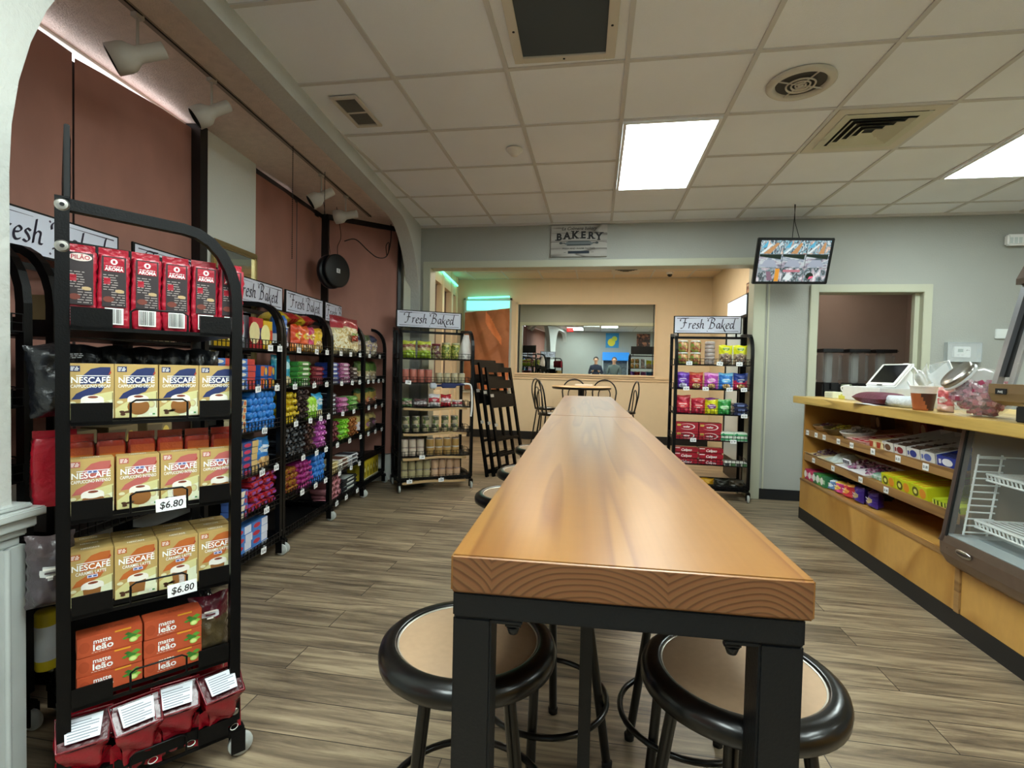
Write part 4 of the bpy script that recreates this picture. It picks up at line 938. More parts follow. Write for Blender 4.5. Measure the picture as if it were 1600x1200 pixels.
# ---------------------------------------------------------------- coffee rack beside the camera
SIDE = -PI / 2
for i in range(6):
    inst('coffee%d' % (i == 0), pk_coffee(i == 0), 'coffee_pack', NM @ T3(.045, .365 - i * .0715, SH[0] - .001, SIDE + R(2 * (-1) ** i)), ('red coffee brick with oval logo, leftmost on the coffee rack top shelf' if i == 0 else 'red vacuum coffee brick with barcode, %s from left, coffee rack top shelf' % ORD[i]), 'coffee pack', 'red coffee bricks on the top shelf')
names = (('CAPPUCCINO DECAF', '24305e', 0, 'gold cappuccino box with navy blot', 1), ('CAPPUCCINO INTENSO', 'b8605a', 1, 'gold cappuccino box with pink blot', 2), ('CARAMEL LATTE', 'b8622c', 2, 'gold latte box with orange blot', 3))
for sub, blot, kd, lab, s in names:
    for i in range(4):
        y = .344 - i * .0995 - (.004 if (s == 2 and i) else 0)
        inst('capp' + sub, pk_cappuccino(sub, blot, kd), 'coffee_box', NM @ T3(.040 + (.012 if s == 3 and i == 0 else 0), y, SH[s] - .001, SIDE + R((1.5, -1, 1, -1)[i])), '%s, %s from left, %s shelf of coffee rack' % (lab, ORD[i], ORD[s]), 'coffee box', lab + 'es')
        for q in range(1, 3): inst('capp' + sub, None, 'coffee_box', NM @ T3(.042 + q * .056 if s != 2 else .2 + q * .056, y, SH[s] - .001, SIDE), '%s behind the %s front one, %s shelf, row %s' % (lab, ORD[i], ORD[s], 'two' if q == 1 else 'three'), 'coffee box', lab + 'es behind')
for i in range(5): inst('blackbag', pk_bag(.10, .05, .20, [(0, '17181c'), (.8, '1e2024')], logo=(.5, .1, .5, '24262c')), 'coffee_bag', NM @ T3(.235, .345 - i * .075, SH[1] - .001, SIDE, R(-4)), 'black foil coffee bag behind the navy blot boxes, %s from left' % ORD[i], 'coffee bag', 'black coffee bags')
def pk_orange():
    b = brick(.066, .05, .185, foil('9c2a1c'), seed=4); b.rect(-.028, .028, .02, .15, -.0285, foil('c46a24')); b.rect(-.028, .028, .15, .17, -.0285, foil('b04a20')); b.poly([(-.01, .14), (0, .13), (.01, .14), (0, .134)], -.029, card('6a2a18')); return b
for i in range(6): inst('orangebrick', pk_orange, 'coffee_pack', NM @ T3(.105, .365 - i * .070, SH[2] - .001, SIDE), 'red orange coffee brick behind pink blot boxes, %s from left' % ORD[i], 'coffee pack', 'red orange coffee bricks')
# goods hanging over the rack's back edge, left of its post
def pk_blackbig():
    b = pk_bag(.12, .08, .20, [(0, '14151a')], ruff=.006, seed=5)(); y = -.047
    for k, (z0, z1) in enumerate(((.16, .175), (.12, .15), (.06, .10))): lines(b, .0, .055, z0, z1, 3, y, card('b8bcc4'))
    b.ell(.01, .155, .012, .006, y - .001, card('d8b040')); return b
inst('blackbig', pk_blackbig, 'coffee_bag', NM @ T3(.16, .405, SH[1] - .001, SIDE + R(8), 0, R(-4)), 'large black bag with white print sticking out left of the coffee rack post', 'coffee bag')
def pk_redbig():
    b = brick(.10, .07, .19, foil('a01828'), seed=9); b.ell(.02, .03, .02, .018, -.0385, card('d8d0c8')); b.ell(.024, .034, .006, .004, -.039, card('303030')); return b
inst('redbig', pk_redbig, 'coffee_pack', NM @ T3(.20, .415, SH[2] - .001, SIDE + R(4)), 'large red pack with a white drawing, left of the coffee rack post', 'coffee pack')
inst('brownbag', pk_bag(.10, .07, .19, [(0, '4a4246'), (.7, '554a4c')], logo=(.5, .08, .4, 'c8c8c4'), seed=8), 'coffee_bag', NM @ T3(.09, .425, SH[3] - .001, SIDE, R(-3)), 'dull brown bag with silver mark left of the coffee rack post', 'coffee bag')
def pk_tube():
    b = B(); b.lathe([(0, 0), (.025, 0), (.027, .004), (.027, .03), (.027, .13), (.027, .165), (.025, .17), (0, .17)], lambda c: card('c8b420') if (c.z < .035 or c.z > .14) else card('c9ced0'), 20); return b
inst('ytube', pk_tube, 'snack_tube', NM @ T3(.25, .435, SH[4] + .0, SIDE), 'yellow and white tube standing at the left end of the tea box shelf', 'snack tube')
def pk_tea():
    b = B(); w_, d, h = .142, .062, .053; b.box(-w_ / 2, w_ / 2, -d / 2, d / 2, 0, h, card('b8502e'), .0012); y = -d / 2 - .0005; b.M = Matrix.Diagonal((.9, 1, .855, 1))
    b.text('matte', .021, -.02, .036, y - .0005, WHI, bold=.015, w=.042); b.text('leão', .028, -.018, .014, y - .0005, WHI, bold=.02, w=.048)
    b.ell(-.062, .03, .013, .018, y, card('a84626'), 16); lines(b, -.045, .0, .008, .012, 1, y - .0005, card('e8d8c8')); b.rect(.01, .05, .055, .060, y - .0003, card('e0a02c'))
    for k, (x, z, r_) in enumerate(((.05, .030, .016), (.064, .040, .012), (.042, .040, .009), (.067, .024, .010), (.035, .028, .008))): b.poly([(x - r_, z), (x, z - r_ * .6), (x + r_, z), (x, z + r_ * .6)], y - .0005 - k * .0001, card(('3c7a2c', '5a9a34', '2f6a28', '8ab848', '4a8a30')[k]))
    b.ell(.056, .018, .011, .009, y - .0012, card('a8c860')); b.ell(.056, .018, .008, .006, y - .0014, card('d0e090'))
    b.M = Matrix.Translation((0, 0, h + .0006)) @ Matrix.Rotation(-PI / 2, 4, 'X'); lines(b, -.03, .03, -.006, .01, 2, 0, card('7a3420')); return b
for c_ in range(2):
    for k in range(3): inst('tea', pk_tea, 'tea_box', NM @ T3(.045, .303 - c_ * .146, SH[4] + k * .0535 - .001, SIDE + R((-1) ** k)), 'orange tea box with lime picture, %s stack, %s' % (('left', 'right')[c_], ('bottom', 'middle', 'top')[k]), 'tea box', 'orange tea boxes on the coffee rack')
inst('brownbag2', pk_bag(.11, .06, .17, [(0, '4d4028'), (.62, '5a1424')], logo=(.68, .05, .45, 'd8d8dc'), seed=3), 'coffee_bag', NM @ T3(.07, .055, SH[4] - .001, SIDE, R(-4)), 'brown and maroon bag at the right end of the tea box shelf', 'coffee bag')
def pk_wedge():
    red = foil('a00f22', .2); b = B()
    tp = [(-.052, -.048, .155), (.052, -.048, .155), (.060, .030, .190), (-.060, .030, .190)]; bt = [(-.018, -.03, 0), (.018, -.03, 0), (.025, .03, 0), (-.025, .03, 0)]
    def fn(u, v):
        k = u * 4; i = int(k) % 4; f = k - int(k) if u < 1 else 0; a = Vector(tp[i]).lerp(Vector(tp[(i + 1) % 4]), f); c = Vector(bt[i]).lerp(Vector(bt[(i + 1) % 4]), f)
        p = c.lerp(a, v ** .8); n = Vector((p.x, p.y, 0)); j = .005 * math.sin(u * 19 + v * 9); return tuple(p + n.normalized() * j if n.length > 0 else p)
    b.grid(fn, 32, 12, red); b.add([(x * 1.02, y, z - .006) for x, y, z in tp], [(0, 1, 2, 3)], foil('4a0a14'))
    P = [Vector(p) for p in tp]; e = [P[i] + Vector((0, 0, .002)) for i in range(4)]; b.tube(e + [e[0]], .0025, foil('7a1420'), 6)
    c = sum(P, Vector()) / 4; q = [c + (p - c) * .68 + Vector((0, -.003, .008)) for p in P]; b.add([tuple(p) for p in q], [(0, 1, 2, 3)], mat('sticker', 'dfe4ec', .4))
    for k in range(7):
        f0, f1 = .08 + k * .12, .08 + k * .12 + .045; a0, a1 = q[0].lerp(q[3], f0), q[1].lerp(q[2], f0); c0, c1 = q[0].lerp(q[3], f1), q[1].lerp(q[2], f1); u = Vector((0, -.0006, .0012))
        b.add([tuple(a0.lerp(a1, .06) + u), tuple(a0.lerp(a1, .92 if k % 3 else .7) + u), tuple(c0.lerp(c1, .92 if k % 3 else .7) + u), tuple(c0.lerp(c1, .06) + u)], [(0, 1, 2, 3)], mat('sticker_print', '8c929c', .5))
    # splayed side wings and foot
    b.add([(-.02, -.032, .0), (-.06, -.05, .0), (-.058, -.02, .10), (-.045, -.04, .13)], [(0, 1, 2, 3)], red); b.add([(.02, -.032, .0), (.06, -.05, .0), (.058, -.02, .10), (.045, -.04, .13)], [(0, 3, 2, 1)], red)
    b.M = Matrix.Translation((.035, -.055, .03)) @ Matrix.Rotation(PI / 2, 4, 'X'); b.lathe([(.010, 0), (.012, .001)], WHI, 20, False); return b
for i in range(4): inst('wedge', pk_wedge, 'coffee_bag', NM @ T3(.045 - .012 * (i % 2), .355 - i * .103, SH[5], SIDE + R((-6, 5, -4, 7)[i]), R(16)), 'glossy red bag with white label on top, %s from left, bottom shelf' % ORD[i], 'coffee bag', 'glossy red bags on the bottom shelf')
for i in range(4): inst('wedge', None, 'coffee_bag', NM @ T3(.20, .33 - i * .1, SH[5] + .012, SIDE + R((4, -3, 6, -5)[i]), R(-3)), 'glossy red bag with white label, back row, %s from left, bottom shelf' % ORD[i], 'coffee bag', 'glossy red bags in the back row')
for s, x, y in ((2, -.030, .170), (3, -.030, .142)):
    b = B(); b.box(-.036, .036, -.0009, .0009, 0, .036, SHT); b.text('$6.80', .027, 0, .0085, -.0016, INK, bold=.012, shear=.15, sx=.92)
    r = b.build('price_tag', label='white price tag reading $6.80 under the %s' % ('pink blot boxes' if s == 2 else 'orange blot latte boxes'), cat='price tag', group='white price tags on the coffee rack'); r.matrix_world = NM @ T3(x, y, SH[s] - .010, SIDE, 0, R(-2))
    c = B(); c.box(-.006, .006, -.003, .012, .03, .056, CLR, 0); c.build('clip', r)
# ---------------------------------------------------------------- goods on the racks along the windows
NUTS = speck('snack_contents', ['c8a468', 'e0c890', 'a8783c', 'efe0b8', 'b88c50'], 90)
POPC = speck('popcorn_contents', ['e8dcb0', 'f2ecd0', 'd8c07c', 'c8a860', 'efe6c4'], 75, bump=.4)
COOK = speck('cookie_contents', ['c89a5c', 'd8b078', '8a5a30', 'e0c088'], 60)
CL = 'third row rack'
# rack C (blue rolls)
z = SH[0]
inst('greytube', pk_box(.09, .10, .19, '5c626a', '3a3440', 'b8bcc4', 2), 'snack_box', RC @ T3(.42, .10, z), 'grey snack box at left end, top shelf of blue roll rack', 'snack box')
inst('chock_r', pk_box(.115, .09, .185, 'b42a30', '4a3a78', 'e8d8a0', 1), 'snack_box', RC @ T3(.535, .08, z), 'red and purple snack box, top shelf of blue roll rack', 'snack box')
for i, q in enumerate((.64, .30)): inst('chock_y', pk_box(.10, .09, .175, 'e0b428', 'd8481c', 'f4e8a0', 1), 'snack_box', RC @ T3(q, .075, z), 'yellow snack box %s, top shelf of blue roll rack' % ('at the right end' if i == 0 else 'left of the grey one'), 'snack box')
flat_stack(RC, .20, 2, .21, SH[1], 5, .037, .10, 'flatblue', pk_box(.195, .13, .034, '4a78c0', 'c8443c', 'e8e0d0', 2), 'wafer_pack', 'blue and red wafer pack, second shelf of blue roll rack', 'wafer pack', 'blue wafer packs')
flat_stack(RC, .60, 2, .085, SH[1], 2, .075, .08, 'orangeblue', pk_box(.08, .10, .072, '2c5ca8', 'e06a24', 'f0c048', 0), 'cookie_pack', 'orange blue cookie pack, second shelf of blue roll rack', 'cookie pack', 'orange cookie packs')
flat_stack(RC, .37, 1, .1, SH[2], 5, .040, .07, 'bisc', pk_box(.07, .09, .038, 'd8c8a0', '40608c', 'c86430', 0), 'biscuit_pack', 'small cream biscuit pack in the stack left of the blue rolls', 'biscuit pack', 'cream biscuit packs')
pile(RC, .41, .72, SH[2], 6, .0225, .09, 'bluer', pk_roll(.0225, .16, '1f74c8', '2a86dc'), 'snack_roll', 'bright blue snack roll on the window rack', 'snack roll', 'bright blue snack rolls')
flat_stack(RC, .30, 2, .165, SH[3], 5, .040, .10, 'navyc', pk_box(.16, .13, .037, '34508c', 'd8b878', 'c83858', 2), 'wafer_pack', 'navy and cream wafer pack, fourth shelf of blue roll rack', 'wafer pack', 'navy wafer packs')
inst('bluecookie', pk_bag(.17, .07, .20, [(0, '2a70b8'), (.5, '3a88cc')], win=(.05, .42, .7, COOK), logo=(.66, .12, .6, 'd8e4f0'), seed=2), 'cookie_bag', RC @ T3(.63, .07, SH[3]), 'blue cookie bag at the right of the navy wafer packs', 'cookie bag')
flat_stack(RC, .385, 1, .1, SH[4], 4, .042, .08, 'bisc2', pk_box(.07, .12, .040, '4c6cb0', 'e8dcc0', 'b84058', 0), 'biscuit_pack', 'small blue biscuit pack beside the red rolls', 'biscuit pack', 'blue biscuit packs')
pile(RC, .43, .72, SH[4], 5, .025, .09, 'redr', pk_bar(.075, .16, .036, 'b8242c', '8c4a9c'), 'snack_bar', 'red and purple wrapped bar, fifth shelf of blue roll rack', 'snack bar', 'red and purple bars', wild=.08, dx=.072)
flat_stack(RC, .20, 3, .175, SH[5], 4, .047, .10, 'bwflat', pk_box(.17, .16, .045, '4a82c8', 'd8dce8', 'c03040', 2, 'WAFER' if 0 else None), 'cookie_box', 'blue white cookie box, bottom shelf of blue roll rack', 'cookie box', 'blue white cookie boxes')
# rack D
inst('tallblue', pk_bag(.20, .10, .24, [(0, 'dfe4ea'), (.42, '1c5cb0'), (.8, '2a6cc4')], logo=(.62, .10, .6, '7fb0e4'), seed=4), 'snack_bag', RD @ T3(.12, .10, SH[0], R(5)), 'tall blue and white snack bag, top left of the empty-bottomed rack', 'snack bag')
for i, (x, c1, c2, l) in enumerate(((.29, 'd8441c', 'e8842c', 'orange red'), (.41, 'e05c24', 'f0a03c', 'pale orange'), (.50, 'c83868', 'e8a03c', 'pink orange'))):
    inst('orb%d' % i, pk_bag(.13, .07, .19, [(0, c2), (.3, c1)], win=(.05, .30, .7, NUTS), logo=(.6, .12, .6, 'f0c848'), seed=i + 6), 'snack_bag', RD @ T3(x, .07, SH[0]), l + ' snack bag on top shelf beside the tall blue bag', 'snack bag')
inst('yelb', pk_bag(.15, .07, .19, [(0, 'e8c028'), (.75, 'd8a820')], win=(.08, .5, .6, NUTS), seed=9), 'snack_bag', RD @ T3(.625, .07, SH[0], R(-4)), 'yellow snack bag at the right end of the second visible top shelf', 'snack bag')
for i, (x, y, l) in enumerate(((.33, .20, 'left'), (.54, .19, 'right'))):
    inst('lay%d' % i, pk_bag(.22, .10, .26, [(0, 'c8a828'), (.35, 'b02424'), (.8, '8c1420')], win=(.1, .4, .5, NUTS), seed=i + 12), 'snack_bag', RD @ T3(x, y, 1.565, PI / 2) @ Matrix.Rotation(R(84), 4, 'X') @ Matrix.Translation((0, 0, -.14)), 'big red and gold bag lying on top of the snack racks, %s one' % l, 'snack bag', 'big bags lying on top of the racks')
inst('turq', pk_bag(.24, .09, .215, [(0, '2a9cc0'), (.5, '38b4d0')], win=(.04, .34, .8, POPC), logo=(.68, .12, .6, 'b8e4ec'), seed=1), 'snack_bag', RD @ T3(.13, .09, SH[1]), 'turquoise snack bag, second shelf of the empty-bottomed rack', 'snack bag')
flat_stack(RD, .36, 1, .1, SH[1], 5, .036, .09, 'greenw', pk_bar(.19, .13, .033, '4c9a3c', 'e8ecd8'), 'cookie_pack', 'green white flat pack beside the turquoise bag', 'cookie pack', 'green white flat packs')
flat_stack(RD, .58, 1, .1, SH[1], 4, .036, .09, 'dkred', pk_bar(.20, .13, .033, '7c1c2c', 'b86470'), 'cookie_pack', 'dark red flat pack, second shelf, in the stack right of the green', 'cookie pack', 'dark red flat packs')
pile(RD, .02, .24, SH[2], 5, .024, .08, 'yeltw', pk_roll(.024, .14, 'd8b820', 'b88c10', True), 'candy_roll', 'yellow foil twisted candy on the window rack', 'candy', 'yellow foil candies', wild=.5)
pile(RD, .24, .44, SH[2], 5, .024, .08, 'dkbr', pk_bar(.055, .13, .036, '2a1c1e', '5a4a48'), 'snack_bar', 'dark brown bar by the yellow candies', 'snack bar', 'dark brown bars', wild=.2, dx=.055)
for i in range(3): inst('lime', pk_bag(.07, .05, .17, [(0, '8cc828'), (.5, 'a4dc3c')], logo=(.5, .15, .6, 'e0f0b0'), seed=3), 'snack_bag', RD @ T3(.46 + i * .055, .06, SH[2], R(8 * i)), 'lime green slim bag, %s of three, third shelf' % ORD[i], 'snack bag', 'lime green slim bags')
inst('bluebag', pk_bag(.17, .08, .19, [(0, '2a8cbc'), (.5, '3aa0d0')], win=(.04, .35, .7, POPC), logo=(.68, .13, .6, 'e0eef0'), seed=7), 'snack_bag', RD @ T3(.63, .07, SH[2]), 'blue and cream snack bag right of the lime green bags', 'snack bag')
pile(RD, .02, .40, SH[3], 5, .024, .09, 'black', pk_bar(.060, .13, .038, '16181c', '5c646c'), 'snack_bar', 'black wrapped bar, fourth shelf', 'snack bar', 'black wrapped bars', wild=.15, dx=.060)
pile(RD, .40, .56, SH[3], 5, .024, .09, 'brown', pk_bar(.052, .13, .038, '3a2420', '6a4a40'), 'snack_bar', 'chocolate brown bar between black and magenta bars', 'snack bar', 'chocolate brown bars', wild=.15, dx=.052)
pile(RD, .56, .71, SH[3], 5, .024, .08, 'mag', pk_bar(.050, .13, .038, 'c45ab4', 'e49cd8'), 'snack_bar', 'magenta pink bar at the right of the brown bars', 'snack bar', 'magenta bars', wild=.15, dx=.050)
pile(RD, .02, .28, SH[4], 4, .024, .09, 'gold', pk_bar(.052, .14, .038, 'a87428', '7c2c20'), 'snack_bar', 'gold and brown bar, fifth shelf', 'snack bar', 'gold bars', wild=.1, dx=.052)
pile(RD, .28, .50, SH[4], 5, .022, .08, 'magw', pk_roll(.022, .13, 'a82c7c', 'e8c8dc', True), 'candy_roll', 'magenta and white twisted candy, fifth shelf', 'candy', 'magenta twisted candies', wild=.4)
pile(RD, .50, .71, SH[4], 5, .024, .09, 'blu2', pk_roll(.024, .14, '1c6cc0', '3c8cdc'), 'snack_roll', 'blue roll at the right end of the fifth shelf', 'snack roll', 'blue rolls by the magenta candies')
# rack E
inst('popc', pk_bag(.52, .16, .33, [(0, 'c8b88c'), (.70, 'a81c2c'), (.88, '8c1424')], win=(.0, .72, .93, POPC), logo=None, seed=2, ruff=.012), 'popcorn_bag', RE @ T3(.42, .07, SH[0], R(-4)), 'huge clear popcorn bag with red top on a window rack', 'snack bag')
inst('popl', pk_bag(.13, .03, .07, [(0, 'a83c24'), (.7, '6c8c34')], seed=1), 'bag_label', RE @ T3(.41, -.035, SH[0] + .12), 'small red and green label patch fixed on the popcorn bag', 'label')
flat_stack(RE, .13, 1, .1, SH[1], 5, .036, .09, 'blw', pk_bar(.20, .13, .033, '3450a8', 'e8ecf4'), 'cookie_pack', 'blue white pack, second shelf under the popcorn', 'cookie pack', 'blue white packs')
flat_stack(RE, .37, 1, .1, SH[1], 5, .036, .09, 'pkw', pk_bar(.20, .13, .033, 'b86c9c', 'f0dce8'), 'cookie_pack', 'pink white pack, second shelf under the popcorn', 'cookie pack', 'pink white packs')
flat_stack(RE, .58, 1, .1, SH[1], 4, .036, .09, 'brw', pk_bar(.18, .13, .033, '4a3434', 'dcd0c8'), 'cookie_pack', 'brown white pack, second shelf under the popcorn', 'cookie pack', 'brown white packs')
flat_stack(RE, .11, 1, .1, SH[2], 5, .036, .09, 'bkw', pk_bar(.17, .13, .033, '2c2830', 'd8dce4'), 'cookie_pack', 'black white pack, third shelf under the popcorn', 'cookie pack', 'black white packs')
flat_stack(RE, .34, 1, .1, SH[2], 3, .045, .09, 'pkk', pk_bar(.20, .13, .042, 'c468a0', 'e8b0d0'), 'cookie_pack', 'pink pack, third shelf under the popcorn', 'cookie pack', 'pink packs')
flat_stack(RE, .57, 1, .1, SH[2], 3, .045, .09, 'grk', pk_bar(.20, .13, .042, '6cac4c', 'c8e4a0'), 'cookie_pack', 'green pack, third shelf under the popcorn', 'cookie pack', 'green packs')
pile(RE, .02, .27, SH[3], 4, .024, .09, 'dkr2', pk_bar(.055, .13, .038, '5c1c28', '8c5458'), 'snack_bar', 'dark red bar under the pink packs', 'snack bar', 'dark red bars', wild=.2, dx=.055)
pile(RE, .27, .46, SH[3], 4, .024, .08, 'limeb', pk_bar(.055, .13, .038, '7cc82c', 'b8e860'), 'snack_bar', 'lime bar under the green packs', 'snack bar', 'lime bars', wild=.3, dx=.055)
pile(RE, .47, .69, SH[3], 4, .024, .09, 'orbr', pk_bar(.055, .13, .038, '8c4c24', 'c88c54'), 'snack_bar', 'orange brown bar under the green packs', 'snack bar', 'orange brown bars', wild=.2, dx=.055)
for j, (k_, c1, c2, l) in enumerate((('cr', 'e0d4a8', 'b8a060', 'cream'), ('wb', 'e8e4dc', '7c4c38', 'white and brown'), ('wk', 'e4e6ea', '3c404c', 'white and grey'))): flat_stack(RE, .12 + j * .225, 1, .1, SH[4] + .0, 3, .034, .09, 'f5' + k_, pk_bar(.21, .15, .031, c1, c2), 'cookie_pack', l + ' pack, fifth shelf under the popcorn', 'cookie pack', l + ' packs')
pile(RE, .02, .30, SH[5], 5, .024, .10, 'pinkbr', pk_roll(.024, .15, 'b87880', '5c2c2c'), 'snack_roll', 'pink brown roll, bottom shelf', 'snack roll', 'pink brown rolls')
flat_stack(RE, .50, 1, .1, SH[5], 4, .036, .10, 'blk5', pk_bar(.34, .15, .033, '20242a', 'd4dcd8'), 'cookie_pack', 'long black and white pack, bottom shelf', 'cookie pack', 'long black packs')
# rack F
CHIP = speck('mixed_snacks', ['d8ccb0', 'b49a74', 'efe6d4', '8c7a9c', 'c8b490'], 50, bump=.3)
for i in range(3): inst('clr%d' % (i % 2), pk_bag(.19, .10, .22, [(0, 'b8ac94'), (.72, ('2c3050', '4a5c3c')[i % 2])], win=(.03, .7, .9, CHIP), logo=(.45, .07, .4, '5c4c9c'), seed=i, ruff=.01), 'chips_bag', RF @ T3(.11 + i * .19, .10, SH[0]), 'clear chips bag with dark top, corner rack top shelf, %s' % ('left', 'middle', 'right')[i], 'chips bag', 'clear chips bags')
for i in range(3): inst('grn', pk_bag(.19, .10, .20, [(0, 'c8b888'), (.55, '5a7a34')], win=(.05, .5, .8, CHIP), seed=5), 'chips_bag', RF @ T3(.11 + i * .19, .10, SH[1]), 'green topped bag, corner rack second shelf, %s' % ('left', 'middle', 'right')[i], 'chips bag', 'green topped bags')
for i in range(3): inst('brn', pk_bag(.19, .10, .19, [(0, '6a3c2c'), (.45, 'b89c4c'), (.8, '3c5c34')], seed=6, logo=(.4, .15, .5, 'c87c5c')), 'chips_bag', RF @ T3(.11 + i * .19, .10, SH[2]), 'brown gold bag, corner rack third shelf, %s' % ('left', 'middle', 'right')[i], 'chips bag', 'brown gold bags')
for i, c_ in enumerate(('e8e0e4', 'a88c34', '4c3c38')): inst('f4%d' % i, pk_bag(.18, .10, .18, [(0, c_), (.7, 'c4b070')], seed=i + 20, logo=(.45, .15, .5, '8c5c7c')), 'chips_bag', RF @ T3(.12 + i * .185, .10, SH[3]), ('white', 'mustard', 'dark brown')[i] + ' bag on the fourth shelf of the corner rack', 'chips bag')
def pk_yellow():
    b = B(); b.box(-.22, .22, -.08, .08, 0, .19, card('c8b02c'), .003)
    for k in range(5): x = -.17 + k * .085; b.poly([(x - .03, .05), (x, .02), (x + .03, .06), (x + .02, .12), (x - .01, .16), (x - .03, .11)], -.0806, card('8c7c1c')); b.ell(x, .10, .014, .022, -.0812, card('e8e0b0'), 10)
    b.rect(-.22, .22, .0, .02, -.0806, card('e8e4c8')); return b
inst('ybox', pk_yellow, 'cardboard_box', RF @ T3(.30, .10, SH[5] + .03), 'wide yellow printed carton at the bottom of the corner rack', 'carton')
# price tags
for Rk, W, nm, rows in ((RC, .73, 'the blue roll rack', [(0, (.58, .69), ('3.50', '3.50')), (1, (.45, .66), ('3.50', '1.40')), (2, (.52,), ('$1.50',)), (3, (.50, .66), ('$3.30', '$1.80')), (4, (.55,), ('$1.70',)), (5, (.52,), ('$2.40',))]),
                        (RD, .72, 'the empty-bottomed rack', [(0, (.17, .44, .62), ('3.50', '2.99', '2.50')), (1, (.12, .41, .62), ('$2.50', '$1.99')), (2, (.14, .35, .52, .66), ('3.50', '2.50')), (3, (.25, .46, .62), ('2.50', '2.50')), (4, (.24, .45, .62), ('2.99', '2.50'))]),
                        (RE, .71, 'the popcorn rack', [(0, (.15, .36, .58), ('4.50', '2.50')), (1, (.17, .40, .58), ('1.50', '2.50')), (2, (.2, .45), ('2.50',)), (3, (.1, .36, .62), ('2.50',)), (4, (.15, .4, .6), ('3.50',)), (5, (.1, .3, .56), ('2.50',))]),
                        (RF, .62, 'the corner rack', [(0, (.1, .4), ('2.50',)), (1, (.08, .22, .38, .52), ('2.50',)), (2, (.1, .3, .5), ('3.50',)), (3, (.1, .3, .5), ('2.50',))])):
    for s, xs, pr in rows: tags(Rk, W, SH[s], xs, '%s %s shelf' % (nm, ORD[s]), pr)
# racks partly hidden at the far left
RB = ROW(1.66); RA = ROW(.84)
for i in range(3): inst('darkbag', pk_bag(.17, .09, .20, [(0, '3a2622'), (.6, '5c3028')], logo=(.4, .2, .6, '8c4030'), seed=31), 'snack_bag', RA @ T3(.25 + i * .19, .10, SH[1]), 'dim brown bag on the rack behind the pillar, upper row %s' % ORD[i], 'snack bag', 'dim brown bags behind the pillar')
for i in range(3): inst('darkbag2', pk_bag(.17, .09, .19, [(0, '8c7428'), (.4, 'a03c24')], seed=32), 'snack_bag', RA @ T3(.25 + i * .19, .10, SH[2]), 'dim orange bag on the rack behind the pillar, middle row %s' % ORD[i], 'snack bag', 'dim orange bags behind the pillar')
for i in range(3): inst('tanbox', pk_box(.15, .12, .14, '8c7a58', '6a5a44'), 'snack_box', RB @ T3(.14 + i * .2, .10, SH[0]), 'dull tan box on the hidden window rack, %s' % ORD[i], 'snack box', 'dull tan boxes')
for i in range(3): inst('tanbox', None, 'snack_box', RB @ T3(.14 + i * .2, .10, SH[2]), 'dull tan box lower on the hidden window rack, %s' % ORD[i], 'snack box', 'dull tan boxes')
# ---------------------------------------------------------------- canned goods rack
GRC = speck('olive_contents', ['7c8c34', 'a4a848', '5c6c28', 'c0b860'], 55)
for i in range(2): inst('limepouch', pk_bag(.14, .07, .17, [(0, '9cb82c'), (.45, 'c8b878'), (.62, '8c5440'), (.8, 'c4d048')], seed=1), 'food_pouch', R5 @ T3(.09 + i * .155, .08, SH[0]), 'lime and brown food pouch, %s, top shelf of the canned food rack' % ('left', 'right')[i], 'food pouch', 'lime food pouches')
def pk_jar(r, h, cont, lid):
    def f():
        b = B(); b.lathe([(0, 0), (r * .95, 0), (r, .006), (r, h * .8), (r * .85, h * .88), (r * .85, h * .9), (0, h * .9)], cont, 20); root = b.build('jar')
        l = B(); l.lathe([(0, h + .001), (r * .85, h), (r * .9, h - .004), (r * .9, h * .88), (0, h * .88)], mat('jarlid_' + lid, lid, .4), 20); l.build('lid', root); return root
    return f
inst('jarm', pk_jar(.05, .15, speck('maroon_contents', ['5c2c34', '7c5c3c', 'b8ac8c', '8c8c4c'], 40), '7c2434'), 'jar', R5 @ T3(.37, .09, SH[0]), 'jar with maroon lid between pouches and green jars', 'jar')
for i in range(2): inst('jarg', pk_jar(.048, .165, GRC, 'b8b890'), 'jar', R5 @ T3(.475 + i * .10, .09, SH[0]), 'green olive jar on the canned food rack, %s' % ('left', 'right')[i], 'jar', 'green olive jars')
def plastic_bag():
    b = B(); pm = mat('thin_white_plastic', 'e6e2dc', .35, bump=.8, bscale=25, alpha=.75)
    def fn(u, v):
        a = 2 * PI * u; r = (.085 - .06 * v ** 1.3) * (1 + .12 * math.sin(3 * a + 4 * v) + .06 * math.sin(7 * a + 9 * v)); return (r * math.cos(a) - .0 + .02 * v, r * math.sin(a) * .8, v * .25)
    b.grid(fn, 36, 14, pm); b.add([fn(i / 36, 1) for i in range(36)], [list(range(36))], pm); return b
inst('pbag', plastic_bag, 'plastic_bag', R5 @ T3(.66, .06, SH[0] + .002), 'knotted white plastic bag at the right end of the canned food rack', 'plastic bag')
def rows(Rk, key, fn, name, n, x0, dx, z, lv, dz, lab, cat, grp, y=.07):
    for k in range(lv):
        for i in range(n): inst(key, fn, name, Rk @ T3(x0 + i * dx, y, z + k * dz, random.Random(i * 7 + k).uniform(-.5, .5)), '%s%s, %s from left' % (lab, '' if lv == 1 else (', lower layer', ', upper layer')[k], ORD[i]), cat, grp)
rows(R5, 'redcan', pk_can(.037, .135, '8c1c2c', band='b86c5c'), 'can', 4, .055, .079, SH[1], 1, 0, 'tall dark red can, second shelf', 'can', 'tall dark red cans')
rows(R5, 'tancan', pk_can(.036, .10, '9c9464', band='b8ac8c'), 'can', 4, .40, .079, SH[1], 1, 0, 'olive tan can, second shelf', 'can', 'olive tan cans')
